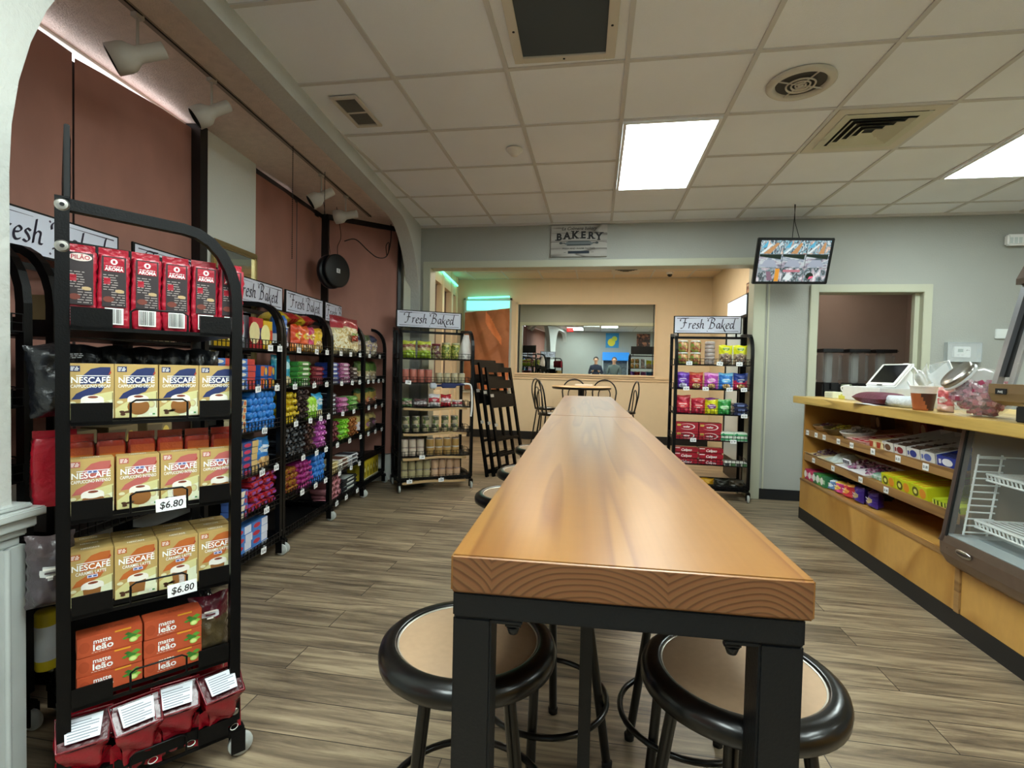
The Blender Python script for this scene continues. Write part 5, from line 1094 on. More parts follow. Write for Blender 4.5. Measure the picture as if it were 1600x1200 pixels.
def board(z, label, w0=.03, w1=.68, seed=0):
    b = B(); b.grid(lambda u, v: (w0 + (w1 - w0) * u, -.016 + .36 * v - .02 * (u > .9) , z + .004 + .006 * math.sin(u * 7 + seed) * (1 - v)), 20, 6, mat('cardboard_tan', 'b49468', .8, var=.08)); b.grid(lambda u, v: (w0 + (w1 - w0) * u, -.016 - .004 * v, z + .004 + .006 * math.sin(u * 7 + seed) - .022 * v), 20, 1, MC['cardboard_tan'])
    o = b.build('cardboard_liner', label=label, cat='shelf liner', group='tan shelf liners'); o.matrix_world = R5
for s, l in ((2, 'tan cardboard liner under the small packs, canned food rack'), (3, 'tan cardboard liner on the fourth shelf of the canned food rack'), (4, 'tan cardboard liner on the fifth shelf of the canned food rack'), (5, 'tan cardboard liner on the bottom shelf of the canned food rack')): board(SH[s], l, seed=s)
def pouch2(c1, c2, w_=.10, h=.13, s=0): return pk_bag(w_, .05, h, [(0, c1), (.35, c2), (.7, c1)], logo=(.5, .12, .6, c2), seed=s)
for i, (x, w_, h, c1, c2, l) in enumerate(((.06, .11, .085, '5c7c44', 'c8a89c', 'green and pink sachet'), (.20, .13, .08, '5c4444', 'd8d0d0', 'brown sachet with white'), (.34, .12, .13, 'dcd8d8', 'b82838', 'white pouch with red'), (.46, .11, .125, 'b8202c', 'e8d0d0', 'red pouch with white'), (.58, .11, .07, 'd8ccc4', 'c84050', 'small pale sachet'))):
    inst('r3%d' % i, pouch2(c1, c2, w_, h, i), 'food_pouch', R5 @ T3(x + .01, .05, SH[2] + .012), l + ' on the cardboard-lined third shelf', 'food pouch')
rows(R5, 'c4a', pk_can(.037, .075, speck('can_label_a', ['6c7c44', 'b8a888', '4c4c3c', 'b87464'], 30)), 'can', 6, .07, .10, SH[3] + .012, 2, .079, 'short can with green label, fourth shelf', 'can', 'short green label cans')
rows(R5, 'c5a', pk_can(.037, .082, '9c5c4c', band='c8b8a4'), 'can', 3, .06, .08, SH[4] + .012, 2, .086, 'brown red can, fifth shelf', 'can', 'brown red cans')
rows(R5, 'c5b', pk_can(.040, .082, 'd4d0c8', band='a8844c'), 'can', 4, .32, .088, SH[4] + .012, 2, .086, 'white and tan can, fifth shelf', 'can', 'white and tan cans')
rows(R5, 'c6a', pk_can(.036, .095, '7c6c3c', band='a89c74'), 'can', 4, .06, .076, SH[5] + .012, 2, .099, 'olive can, bottom shelf', 'can', 'olive cans')
rows(R5, 'c6b', pk_can(.036, .095, '8c3c34', band='c8a484'), 'can', 4, .37, .078, SH[5] + .012, 2, .099, 'rust red can, bottom shelf', 'can', 'rust red cans')
b = B(); b.tube([(.29, -.03, .0), (.50, -.035, .01), (.64, -.03, .02)], .012, mat('navy_fabric', '232c58', .7), 8); b.box(.28, .35, -.06, -.015, -.025, .03, mat('grey_gadget', 'b8bcc4', .3), .01); b.box(.40, .55, -.055, -.02, -.02, .03, MC['navy_fabric'], .008)
b.tube(smooth_path([(.60, -.03, .02), (.70, -.035, .015), (.72, -.035, -.08), (.725, -.03, -.22), (.715, -.03, -.31)]), .010, WHT, 6)
o = b.build('folded_umbrella', label='navy bundle with white strap hanging over the canned food rack front', cat='bundle'); o.matrix_world = R5 @ T3(0, 0, 1.055)
tags(R5, .73, SH[1], (.07,), 'the canned food rack second shelf', ('1.99',)); tags(R5, .73, SH[4], (.22,), 'the canned food rack fifth shelf', ('1.99',)); tags(R5, .73, SH[5], (.10, .42), 'the canned food rack bottom shelf', ('1.99', '2.50'))
# ---------------------------------------------------------------- candy rack at the right of the opening
for k in range(2):
    for i in range(2): inst('pickle', pk_jar(.052, .115, GRC if 0 else speck('pickle_contents', ['8c7c3c', 'b87c4c', '6c8c3c', 'c8a468', '8c3c2c'], 45), 'e8e8e4'), 'jar', RR @ T3(.07 + i * .12, .08, SH[0] + .118 * k), 'squat white-lidded jar of mixed sweets, %s layer, %s' % (('lower', 'upper')[k], ('left', 'right')[i]), 'jar', 'squat white lidded jars')
for k in range(6): inst('tub', pk_jar(.048, .036, mat('tub_clear', '9c8c84', .3), 'eeeef0'), 'tub', RR @ T3(.325, .08, SH[0] + .0375 * k), 'small clear tub in the tower on the candy rack, %s from bottom' % ORD[k], 'tub', 'tower of small tubs')
for i in range(2): inst('yclear', pk_bag(.13, .07, .19, [(0, 'a89474'), (.55, 'd8d820')], win=(.05, .52, .8, speck('dark_nuts', ['6c5444', '8c7460', 'c0ac90', '4c3c34'], 60)), logo=(.8, .08, .5, '4c8c3c'), seed=2), 'candy_bag', RR @ T3(.47 + i * .135, .07, SH[0]), 'yellow topped clear bag at the right of the jars, %s' % ('left', 'right')[i], 'candy bag', 'yellow topped clear bags')
for i, (c1, c2, l) in enumerate((('5c2c9c', '8c5cc8', 'purple'), ('b42438', 'e06c4c', 'red'), ('b84cac', 'e8a0d8', 'pink purple'), ('2a74c4', '7cc4ec', 'blue'), ('c0284c', '283c84', 'crimson and navy'))):
    inst('z2%d' % i, pk_bag(.135, .07, .165, [(0, c1), (.55, c2 if i == 4 else c1), (.85, c2)], win=(.06, .36, .5, NUTS if i != 0 else foil('c8c4d8')), logo=(.55, .12, .6, c2), seed=i), 'candy_bag', RR @ T3(.075 + i * .135 - (.01 if i == 1 else 0), .07, SH[1]), l + ' candy bag, second shelf of the candy rack', 'candy bag')
for i, (x, w_, h, c1, c2, l) in enumerate(((.08, .15, .19, 'b81c38', 'e85c5c', 'large red'), (.23, .14, .165, 'a81c34', 'd84c50', 'smaller red'), (.355, .13, .17, 'd8d020', '8c3c8c', 'yellow'), (.475, .13, .16, '2c8c3c', 'a4dc9c', 'green'))):
    inst('z3%d' % i, pk_bag(w_, .07, h, [(0, c1), (.9, c2)], logo=(.5, .14, .65, c2), seed=i + 4), 'candy_bag', RR @ T3(x, .07, SH[2]), l + ' candy bag, third shelf of the candy rack', 'candy bag')
flat_stack(RR, .615, 1, .1, SH[2], 3, .042, .08, 'navyb', pk_bar(.14, .14, .04, '20284c', '6c7cac'), 'chocolate_bar', 'navy wrapped block beside the green candy bag', 'chocolate', 'navy wrapped blocks')
def pk_redbox():
    b = B(); b.box(-.105, .105, -.06, .06, 0, .085, card('a01c2c'), .002); b.ell(0, .045, .075, .030, -.0606, card('e8d8d4')); b.ell(-.008, .045, .070, .026, -.061, card('a01c2c')); b.text('nuts' if 0 else 'wafer', .028, -.005, .035, -.0615, WHI, bold=.02); b.box(-.095, -.06, -.062, -.060, .05, .07, card('c8a850')); return b
for k in range(2):
    for i in range(2): inst('redbox', pk_redbox, 'candy_box', RR @ T3(.125 + i * .218, .08, SH[3] + k * .087), 'dark red candy box with white oval, %s %s' % (('lower', 'upper')[k], ('left', 'right')[i]), 'candy box', 'dark red candy boxes')
for k in range(2): flat_stack(RR, .50, 2, .125, SH[3], 2, .045, .08, 'mint', pk_box(.12, .12, .043, 'd8e4d4', '4cac6c', '2c8c5c', 1), 'mint_box', 'white and green mint box', 'mint box', 'white and green mint boxes') if k == 0 else None
def pk_redlong():
    b = B(); b.box(-.115, .115, -.05, .05, 0, .055, foil('a8142c'), .01); b.text('Calipso', .034, 0, .016, -.0512, WHI, bold=.02, shear=.3); b.rect(-.11, -.06, .040, .050, -.0510, card('e8c8c8')); return b
for k in range(3):
    for i in range(2): inst('redlong', pk_redlong, 'biscuit_pack', RR @ T3(.125 + i * .235, .08, SH[4] + k * .0575), 'long red biscuit pack, %s layer, %s' % (('bottom', 'middle', 'top')[k], ('left', 'right')[i]), 'biscuit pack', 'long red biscuit packs')
inst('wtray', pk_box(.21, .16, .04, 'dcdcd4', '5c8c5c', '484c50', 3), 'candy_tray', RR @ T3(.585, .08, SH[4]), 'white tray of small goods, fifth shelf of the candy rack', 'tray')
for i, (x, c1, l) in enumerate(((.33, 'c8941c', 'yellow'), (.48, '2c2c24', 'black'), (.61, '3c3428', 'dark brown'))): inst('z6%d' % i, pk_bag(.15, .08, .10, [(0, '242420'), (.4, c1)], seed=i), 'candy_bag', RR @ T3(x, .09, SH[5]), l + ' bag on the bottom shelf of the candy rack', 'candy bag')
for s, xs in ((0, (.12, .40, .58)), (1, (.10, .28, .50, .63)), (2, (.64,)), (3, (.18, .55)), (5, (.3,))): tags(RR, .70, SH[s], xs, 'the candy rack %s shelf' % ORD[s], ('$2.50', '$1.99', '$1.50'))
# pallet-like folded black stands leaning right of the canned food rack
def folded(x, y, rz, lean, h, label, proto=[]):
    t = empty('folded_stand', (x, y, 0), 0, label, 'folded stand', 'folded black stands leaning by the opening')
    b = B(); W = .52
    for xx in (0, W): b.box(xx - .022, xx + .022, -.014, .014, 0, h, BLK, .003)
    b.build('upright', t)
    for z, hh in ((.03, .05), (.22, .03), (.40, .03), (h * .62, .16), (h * .80, .10), (h - .06, .06)): b = B(); b.box(.02, W - .02, -.010, .010, z, z + hh, BLK, .002); b.build('crossbar', t)
    b = B(); b.box(-.01, .055, -.017, -.0145, h * .72, h * .72 + .035, mat('silver_tape', 'b0aca4', .4)); b.build('tape', t); b = B(); b.box(-.01, W * .1, -.017, -.0145, h * .45, h * .45 + .035, MC['silver_tape']); b.build('tape', t)
    t.matrix_world = Matrix.Translation((x, y, 0)) @ Matrix.Rotation(rz, 4, 'Z') @ Matrix.Rotation(lean, 4, 'X')
folded(-1.20, 5.68, R(72), R(-10), 1.36, 'black folded stand leaning at the opening, front one')
folded(-1.13, 5.72, R(70), R(-10), 1.33, 'black folded stand leaning at the opening, middle one')
folded(-1.05, 5.76, R(68), R(-11), 1.28, 'black folded stand leaning at the opening, rear one')
# ================================================================ COUNTER
CM = Matrix.Translation((1.79, 4.77, 0)) @ Matrix.Rotation(-PI / 2, 4, 'Z')   # x runs towards the camera, y into the counter
LIPW = wood_mat('shelf_lip_wood', '7c5830', '9c7444', 'a8804e', scale=(.9, 14, 14), rings=.7, rough=.45, coat=.1)
PINEX = wood_mat('counter_pine_long', '9c7c38', 'c8a456', 'd6b464', scale=(.9, 12, 12), rings=1.0, rough=.42, coat=.3)
t = empty('shop_counter', (0, 0, 0), 0, 'long plywood service counter with recessed candy shelves at the right', 'counter'); t.matrix_world = CM
BL, BR = .02, 1.915      # open shelf bay
b = B(); b.box(0, 5.6, 0, .68, .095, .345, PLYF); b.box(0, .02, 0, .68, .095, 1.0, PLYF, .001); b.box(0, 5.6, .62, .68, .3, 1.0, PLYF)
b.box(BR, BR + .03, .06, .68, .345, 1.0, PLYF); b.box(3.92, 5.6, .0, .68, .345, 1.0, PLYF); b.build('carcass', t)
b = B(); b.box(0, 1.955, -.012, .0, .095, .335, PLYF, .001); b.build('front_panel', t)
b = B(); b.box(1.995, 5.6, -.012, .0, .095, .335, PLYF, .001); b.build('front_panel', t)
b = B(); b.box(1.957, 1.993, -.020, .0, .0955, .36, LIPW, .001); b.build('seam_strip', t)
b = B(); b.box(-.0, 5.6, -.016, .02, 0, .095, BASEB); b.build('kick_plate', t)
b = B(); b.box(0, 1.93, -.016, .05, .335, .352, LIPW, .002); b.box(0.0, 1.93, .02, .62, .345, .355, PLYF); b.build('bottom_ledge', t)
SLOPE = .13
TIER = ((.770, 'upper'), (.556, 'middle'))
for z, nm in TIER:
    b = B(); b.add([(BL, .02, z), (BR, .02, z), (BR, .60, z + SLOPE * .58), (BL, .60, z + SLOPE * .58), (BL, .02, z - .014), (BR, .02, z - .014), (BR, .60, z - .014 + SLOPE * .58), (BL, .60, z - .014 + SLOPE * .58)], [(0, 1, 2, 3), (7, 6, 5, 4), (0, 4, 5, 1)], PLYF); s = b.build('tilted_shelf', t)
    b = B(); b.box(BL, BR, .004, .02, z - .042, z + .012, LIPW, .002); b.build('shelf_lip', s)
b = B(); b.box(-.015, 5.6, -.09, .72, 1.004, 1.062, PINEX, .004); b.build('countertop', t)
def cput(key, fn, name, x, y, tier, lab, cat, grp=None, rz=0, dz=0):
    if tier < 2: z = TIER[tier][0] + SLOPE * (y - .02) + .001; M = CM @ Matrix.Translation((x, y, z + dz)) @ Matrix.Rotation(rz, 4, 'Z') @ Matrix.Rotation(math.atan(SLOPE), 4, 'X')
    else: M = CM @ T3(x, y, .356 + dz, rz)
    return inst(key, fn, name, M, lab, cat, grp)
def tray(w_, d, h, col, rim=None):
    def f():
        m_ = card(col); b = B(); b.box(-w_ / 2, w_ / 2, -d / 2, d / 2, 0, .004, m_)
        for x0, x1, y0, y1, s in ((-1, 1, -1, -1, 0), (-1, 1, 1, 1, 0), (-1, -1, -1, 1, 1), (1, 1, -1, 1, 1)):
            X0, X1, Y0, Y1 = x0 * w_ / 2, x1 * w_ / 2, y0 * d / 2, y1 * d / 2; o = .012
            b.add([(X0, Y0, 0), (X1, Y1, 0), (X1 + (x1 * o), Y1 + y1 * o, h), (X0 + x0 * o, Y0 + y0 * o, h)], [(0, 1, 2, 3)], m_)
            b.tube([(X0 + x0 * o, Y0 + y0 * o, h), (X1 + x1 * o, Y1 + y1 * o, h)], .002, card(rim or col), 5)
        return b
    return f
def basket(r, h, col):
    def f():
        b = B(); b.lathe([(0, .002), (r * .8, .002), (r * .9, h * .4), (r, h), (r + .008, h + .004), (r + .004, h - .004), (r * .86, h * .4), (r * .78, .008), (0, .008)], mat('wicker_' + col, col, .7, bump=.8, bscale=80), 32); return b
    return f
def heap(w_, d, h, cols, n, sz, seed=0, rnd=False):
    def f():
        b = B(); rr = random.Random(seed)
        for k in range(n):
            a = rr.random() * 2 * PI; q = math.sqrt(rr.random()); x = w_ / 2 * q * math.cos(a) * .9; y = d / 2 * q * math.sin(a) * .9
            z = h * (1 - q * q) * rr.uniform(.3, 1) + sz * .5
            b.M = Matrix.Translation((x, y, z)) @ Matrix.Rotation(rr.random() * 6, 4, 'Z') @ Matrix.Rotation(rr.uniform(-.6, .6), 4, 'X'); L = sz * rr.uniform(.9, 1.3); m_ = foil(rr.choice(cols))
            b.add([(-L * 1.1, -sz * .5, 0), (-L * 1.1, sz * .5, 0), (-L * .6, 0, sz * .1), (-L * .6, 0, -sz * .1)], [(0, 1, 2)], m_); b.add([(L * 1.1, -sz * .5, 0), (L * 1.1, sz * .5, 0), (L * .6, 0, sz * .1)], [(0, 2, 1)], m_)
            b.box(-L * .7, L * .7, -sz * .4, sz * .4, -sz * .35, sz * .35, m_, 0)
        b.M = Matrix.Identity(4); return b
    return f
def hp(key, x, y, tier, w_, d, h, cols, n, sz, lab, dz=.006, seed=0):
    o = cput(key, heap(w_, d, h, cols, n, sz, seed), 'wrapped_candy', x, y, tier, lab, 'candy', dz=dz); o['kind'] = 'stuff'
cput('bask1', basket(.10, .045, 'a8885c'), 'candy_basket', .13, .14, 0, 'round tan basket of mixed candy at the far end of the upper shelf', 'basket'); hp('h1', .13, .14, 0, .18, .18, .05, ['6c4468', 'b89c6c', '8c3c5c', 'd0c0b0'], 90, .013, 'purple and gold wrapped candy in the far end basket, upper shelf', seed=1)
cput('bask2', basket(.13, .05, '6c5a34'), 'candy_basket', .38, .15, 0, 'dark wicker basket of yellow candy on the upper shelf', 'basket'); hp('h2', .38, .15, 0, .24, .22, .06, ['b8b030', 'd8cc50', '98902c', 'c0a040'], 110, .014, 'yellow green wrapped candy in the dark wicker basket', seed=2)
cput('dish', basket(.11, .05, 'e4e2dc'), 'candy_dish', .64, .14, 0, 'white dish of grey brown sweets on the upper shelf', 'dish'); hp('h3', .64, .15, 0, .2, .22, .07, ['8c8478', '6a6258', 'a8a094'], 60, .018, 'grey brown sweets heaped in the white dish', seed=3)
cput('tr4', tray(.24, .34, .03, 'e0b8b0'), 'candy_tray', .89, .19, 0, 'pale pink tray of red packs on the upper shelf', 'tray')
for i in range(3):
    for k in range(3): cput('redpk', pk_bar(.065, .10, .028, 'b04048', 'e8c0b4'), 'candy_bar', .82 + i * .072, .07 + k * .11, 0, 'red pink candy bar in the pale pink tray, row %s, column %s' % (ORD[k], ORD[i]), 'candy bar', 'red pink bars in the tray', rz=.1 * (i - 1), dz=.006)
for i in range(2): cput('crm', pk_box(.09, .26, .05, 'd8c08c', 'b84830', 'f0e0b0', 0), 'candy_box', 1.085 + i * .09 - .02, .16, 0, 'cream open box between pink tray and white boxes, %s' % ('left', 'right')[i], 'candy box', 'cream boxes on the upper shelf')
def open_box(w_, d, h, col, art, inner, flap=True):
    def f():
        b = B(); m_ = card(col); b.box(-w_ / 2, w_ / 2, -d / 2, -d / 2 + .003, 0, h, m_); b.box(-w_ / 2, w_ / 2, d / 2 - .003, d / 2, 0, h * 1.7, m_)
        for s in (-1, 1): b.add([(s * w_ / 2, -d / 2, 0), (s * w_ / 2, d / 2, 0), (s * w_ / 2, d / 2, h * 1.7), (s * w_ / 2, -d / 2, h)], [(0, 1, 2, 3)], m_)
        b.box(-w_ / 2, w_ / 2, -d / 2, d / 2, 0, .003, m_); k = -d / 2 + .02; i = 0
        while k < d / 2 - .02: b.box(-w_ / 2 + .006, w_ / 2 - .006, k, k + .018, .004, h * 1.02 + .004 * (i % 2), foil(inner), .003); k += .024; i += 1
        y = -d / 2 - .0006; b.ell(0, h * .5, w_ * .26, h * .33, y, card(art), 16); b.rect(-w_ * .42, -w_ * .3, h * .3, h * .7, y, card(art)); return b
    return f
for i, (x, a, n) in enumerate(((1.24, '6c4a34', 'brown'), (1.37, '8c2c34', 'maroon'), (1.50, '2c3c8c', 'blue'), (1.63, '5c6cb0', 'pale blue'))): cput('ob%d' % i, open_box(.125, .34, .062, 'dcdad4', a, '5a4034' if i < 3 else '8c8478'), 'wafer_box', x, .20, 0, 'white open box with %s emblem, upper shelf' % n, 'candy box', 'white open boxes')
cput('ob5', open_box(.16, .30, .06, '2c3c94', 'e4e4ec', '2c3468'), 'wafer_box', 1.79, .18, 0, 'blue open box at the near end of the upper shelf', 'candy box')
cput('tr6', tray(.24, .26, .03, 'cdb890'), 'candy_tray', .145, .15, 1, 'cardboard tray of gold purple candy at the far end, middle shelf', 'tray'); hp('h6', .145, .15, 1, .22, .24, .045, ['7c5c74', 'b8a070', '5c3450', 'd4c4b4'], 110, .012, 'gold purple wrapped candy in the far cardboard tray', seed=6)
cput('tr7', tray(.27, .26, .025, 'd4c8a8'), 'candy_tray', .43, .15, 1, 'cream tray of clear bags on the middle shelf', 'tray')
def clearpk():
    b = B(); rr = random.Random(3)
    b.grid(lambda u, v: ((u - .5) * .24, (v - .5) * .22, .045 * math.sin(PI * u) * math.sin(PI * v) + .012 * math.sin(u * 17 + v * 5) * math.sin(PI * v) + .006), 24, 18, mat('crinkled_clear', 'c8d4d0', .2, bump=1, bscale=40)); return b
cput('clearpk', clearpk, 'clear_sachet', .43, .15, 1, 'crinkled pale clear bag heap in the cream tray', 'candy bag', dz=.008)
for i in range(2): cput('tr8', tray(.19, .26, .02, 'e6e2e4'), 'candy_tray', .70 + i * .215, .15, 1, 'white tray of purple wrapped candy, middle shelf, %s' % ('farther', 'nearer')[i], 'tray', 'white trays of purple candy'); hp('h8%d' % i, .70 + i * .215, .16, 1, .18, .22, .05, ['8c3c6c', '4c2c50', 'c88cb0', 'e0d4dc'], 90, .012, 'purple pink wrapped candy in the %s white tray' % ('farther', 'nearer')[i], seed=8 + i)
b_ = cput('lblk', lambda: pk_box(.10, .012, .035, 'e8e8ec', '2c2c3c', '4c4c5c', 3)(), 'label_card', .66, .06, 1, 'small printed card standing on the farther white candy tray', 'label card', dz=.03)
for i in range(3): cput('mintp', pk_bar(.06, .22, .04, 'c4d4cc', '8cc0a4'), 'mint_pack', 1.07 + i * .062 - .01, .15, 1, 'mint white long pack, %s of three, middle shelf' % ORD[i], 'mint pack', 'mint white packs')
def pk_lemon():
    b = B(); b.box(-.075, .075, -.19, .19, 0, .075, card('c8cc20'), .002)
    for k in range(3): b.box(-.055 + k * .04, -.04 + k * .04, -.185, .185, .075, .0756, card('c87c1c'))
    b.ell(-.03, .035, .03, .028, -.1906, card('5c5c1c'), 12); b.ell(.035, .035, .03, .028, -.1906, card('e0902c'), 12); b.ell(-.03, .035, .016, .014, -.191, card('e8e478'), 10); return b
for i in range(3): cput('lemon', pk_lemon, 'candy_carton', 1.26 + i * .153, .22, 1, 'long yellow and orange carton, %s from the far end, middle shelf' % ORD[i], 'candy box', 'long yellow cartons')
for i in range(4):
    for k in range(2): cput('ygb', pk_box(.05, .12, .035, 'a8b820', '3c4c1c', 'd8dc5c', 3), 'gum_box', 1.71 + i * .053, .09 + k * .13, 1, 'small yellow green gum box, row %s, %s along, near end' % (('one', 'two')[k], ORD[i]), 'gum box', 'yellow green gum boxes', rz=.08 * (i % 2))
T3L = [(.055, .08, .085, 'b8305c', 'e89cb4', 'crimson pink'), (.14, .08, .08, 'c83c64', 'f0b4c4', 'rose pink'), (.22, .07, .085, '2c6c44', 'a4d0a4', 'dark green'), (.295, .07, .09, '4c9c4c', 'c0e4b4', 'mid green'), (.37, .07, .085, '3c8454', 'b4dcb4', 'sea green'), (.45, .08, .08, '5c84b8', 'd8e8f0', 'blue white'), (.56, .12, .09, 'c83c84', 'f0c850', 'hot pink'), (.69, .12, .10, 'c82c3c', 'f0a850', 'red orange')]
for i, (x, w_, h, c1, c2, n) in enumerate(T3L): cput('t3%d' % i, pk_bag(w_, .09, h, [(0, c1), (.85, c2)], logo=(.5, .2, .6, c2), seed=i) if i > 4 else pk_box(w_, .12, h, c1, c2, 'f0f0e8', 1), 'candy_pack', x + .02, .07, 2, n + ' pack in the row on the bottom shelf of the counter', 'candy pack')
for i in range(2): cput('purp', pk_bag(.15, .09, .11, [(0, '3c2480'), (.8, '5438a0')], logo=(.45, .2, .65, 'c8b484'), seed=3), 'candy_pack', .84 + i * .14, .08 + .02 * i, 2, 'purple candy bag on the bottom counter shelf, %s' % ('farther', 'nearer')[i], 'candy bag', 'purple candy bags', rz=-.25)
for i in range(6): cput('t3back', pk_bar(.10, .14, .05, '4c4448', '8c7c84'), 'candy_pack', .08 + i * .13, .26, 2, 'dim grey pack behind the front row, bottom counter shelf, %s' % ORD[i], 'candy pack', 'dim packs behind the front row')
for tr_, xs in ((0, (.08, .25, .40, .64, .84, 1.12, 1.40, 1.66)), (1, (.22, .57, .98, 1.29))):
    z = TIER[tr_][0]
    for i, x in enumerate(xs):
        b = B(); b.box(-.026, .026, -.0008, .0008, 0, .038, SHT); b.text(('$1.50', '50c', '$1.25', '$1.80')[i % 4], .020, 0, .012, -.0014, INK, bold=.02, sx=.9)
        o = b.build('price_label', label='white price label on the %s counter lip, %s from far end' % (TIER[tr_][1], ORD[i]), cat='price label', group='price labels on the counter lips'); o.matrix_world = CM @ T3(x, .0022, z - .034)
# back wall items in the deep recess
for i, (x, c) in enumerate(((.28, '5c4438'), (.85, '8c3430'), (1.3, '3c3230'))): cput('rc%d' % i, pk_box(.16, .10, .12, c, '8c6c54', 'c8a888', 0), 'candy_carton', x, .48, 0, '%s carton at the back of the upper shelf recess' % ('brown', 'red', 'dark')[i], 'candy box')
# ---------------------------------------------------------------- glass display case built in below the counter
t = empty('display_case', (0, 0, 0), 0, 'empty refrigerated glass display case with wire shelves under the counter', 'display case'); t.matrix_world = CM
CX0, CX1 = 1.945, 3.9; STL = mat('case_steel', '8f7f76', .32, .85, var=.08, vscale=20); STLW = mat('case_floor_pale', 'b8c4c8', .3, .3)
def prism(b, prof, x0, x1, mt, caps=True):
    n = len(prof); b.add([(x0, *p) for p in prof] + [(x1, *p) for p in prof], [(i, (i + 1) % n, n + (i + 1) % n, n + i) for i in range(n)] + ([tuple(range(n))[::-1], tuple(range(n, 2 * n))] if caps else []), mt)
b = B(); prism(b, [(.0, .30), (-.05, .335), (-.082, .385), (-.085, .44), (-.072, .475), (.0, .475)], CX0, CX1, STL); base = b.build('base_trough', t)
b = B(); b.box(CX0 + .02, CX1, -.068, .58, .476, .480, STLW); b.box(CX0 + .1, CX1, .02, .12, .4795, .482, mat('case_slot', '6a7478', .4)); b.build('floor_pan', t)
b = B(); prism(b, [(-.085, .44), (-.072, .475), (.0, 1.0), (.035, 1.0), (-.035, .475), (-.03, .44)], CX0 - .012, CX0 + .02, mat('case_post', '5c4e4a', .35, .4)); prism(b, [(-.076, .47), (-.004, 1.0), (.004, 1.0), (-.068, .47)], CX0 + .02, CX0 + .032, BLKM); b.build('side_post', t)
b = B(); prism(b, [(-.070, .478), (.002, 1.002), (.005, 1.002), (-.066, .478)], CX0 + .02, CX1, GLASS); b.build('front_glass', t)
b = B(); b.box(CX0, CX1, .56, .60, .47, 1.0, mat('case_back', '54432c', .5, var=.25, vscale=5)); b.box(CX0 + .004, CX0 + .02, .035, .58, .48, 1.0, mat('case_side', '7c6a54', .4, var=.1, vscale=4)); b.build('liner', t)
WW = mat('white_wire', 'dfe3e0', .35)
b = B()
for y in (-.015, .085):
    dx = .0 if y < 0 else .0
    b.tube([(CX0 + .05, y + (.0), .485), (CX0 + .05, y + .05, .88)], .005, WW, 6)
for k in range(12): z = .50 + k * .033; q = (z - .485) / .395 * .05; b.tube([(CX0 + .05, -.02 + q, z), (CX0 + .05, .10 + q, z)], .004, WW, 6)
b.tube([(CX0 + .05, .03, .87), (CX0 + .05, .45, .87)], .004, WW, 6); b.build('shelf_ladder', t)
for z, y0, nm in ((.79, .06, 'top'), (.565, .02, 'low')):
    b = B(); b.tube([(CX0 + .07, y0, z), (CX1, y0, z)], .006, WW, 6); b.tube([(CX0 + .07, y0, z - .03), (CX1, y0, z - .03)], .005, WW, 6)
    x = CX0 + .07
    while x < CX1: b.tube([(x, y0, z), (x + .012, y0, z - .03)], .0025, WW, 4); x += .024
    k = 0
    while y0 + .02 + k * .03 < .5: b.tube([(CX0 + .07, y0 + .02 + k * .03, z), (CX1, y0 + .02 + k * .03, z)], .003, WW, 4); k += 1
    b.tube([(CX0 + .07, y0, z), (CX0 + .07, .5, z)], .005, WW, 6); b.build('wire_shelf', t)
b = B(); b.M = Matrix.Translation((CX0 + .17, -.0885, .425)) @ Matrix.Rotation(PI / 2, 4, 'X'); b.lathe([(0, .006), (.034, .005), (.040, .002), (.042, 0)], CHROME, 28); b.M = Matrix.Translation((CX0 + .17, -.0885, .425)); b.ell(0, 0, .03, .013, -.0065, mat('badge_dark', '3c3634', .4)); 
b.M = Matrix.Identity(4); bd = b.build('oval_badge', base); bd.scale = (1.25, 1, .42); bd.location = (-(CX0 + .17) * .25, 0, .425 * .58)
b = B(); b.box(CX0 + .06, CX0 + .062, -.09, -.088, .42, .422, BLKM); b.build('rivet', base)
# ---------------------------------------------------------------- things on the countertop
ZT = 1.0625
def top(name, b, x, y, label, cat, rz=0): o = b.build(name, label=label, cat=cat); o.matrix_world = Matrix.Translation((x, y, ZT)) @ Matrix.Rotation(rz, 4, 'Z') @ Matrix.Rotation(-PI / 2, 4, 'Z'); return o
b = B(); b.box(-.075, .075, -.04, .04, 0, .05, card('dfe4d0'), .003); lines(b, -.06, .06, .012, .042, 3, -.0405, card('8c948c')); top('card_box', b, 1.93, 4.56, 'small pale card box at the far left end of the countertop', 'card box')
b = B(); b.box(-.09, .09, -.06, .06, 0, .028, card('d8d458'), .002); b.box(-.08, .07, -.05, .05, .028, .038, card('c8cc70'), .002); top('note_pads', b, 1.97, 4.33, 'low stack of yellow note pads beside the white box', 'note pads', .1)
b = B(); b.box(-.27, .27, -.15, .15, 0, .105, card('dfe2e4'), .004); top('white_box', b, 2.06, 4.10, 'flat white box carrying the tablet till', 'box')
t = empty('till_tablet', (2.07, 4.0, ZT + .106), -PI / 2 + .15, 'white point of sale tablet with black screen on the white box', 'tablet till')
b = B(); b.add([(-.10, -.05, 0), (.10, -.05, 0), (.10, .12, 0), (-.10, .12, 0), (-.09, .055, .13), (.09, .055, .13)], [(0, 3, 2, 1), (0, 1, 5, 4), (1, 2, 5), (0, 4, 3), (2, 3, 4, 5)], WHT); b.build('stand', t)
sc = empty('screen_unit', (0, -.02, .082), 0); sc.parent = t; bpy.data.objects.remove(sc)
Q = Matrix.Translation((0, -.022, .085)) @ Matrix.Rotation(R(-38), 4, 'X')
b = B(); b.M = Q; b.box(-.15, .15, -.012, .010, -.105, .105, WHT, .010); b.box(-.025, .025, -.014, -.011, -.098, -.090, BLKM); s = b.build('bezel', t)
b = B(); b.M = Q; b.box(-.115, .115, -.0135, -.011, -.072, .085, mat('dark_screen', '101214', .12)); b.build('screen', s)
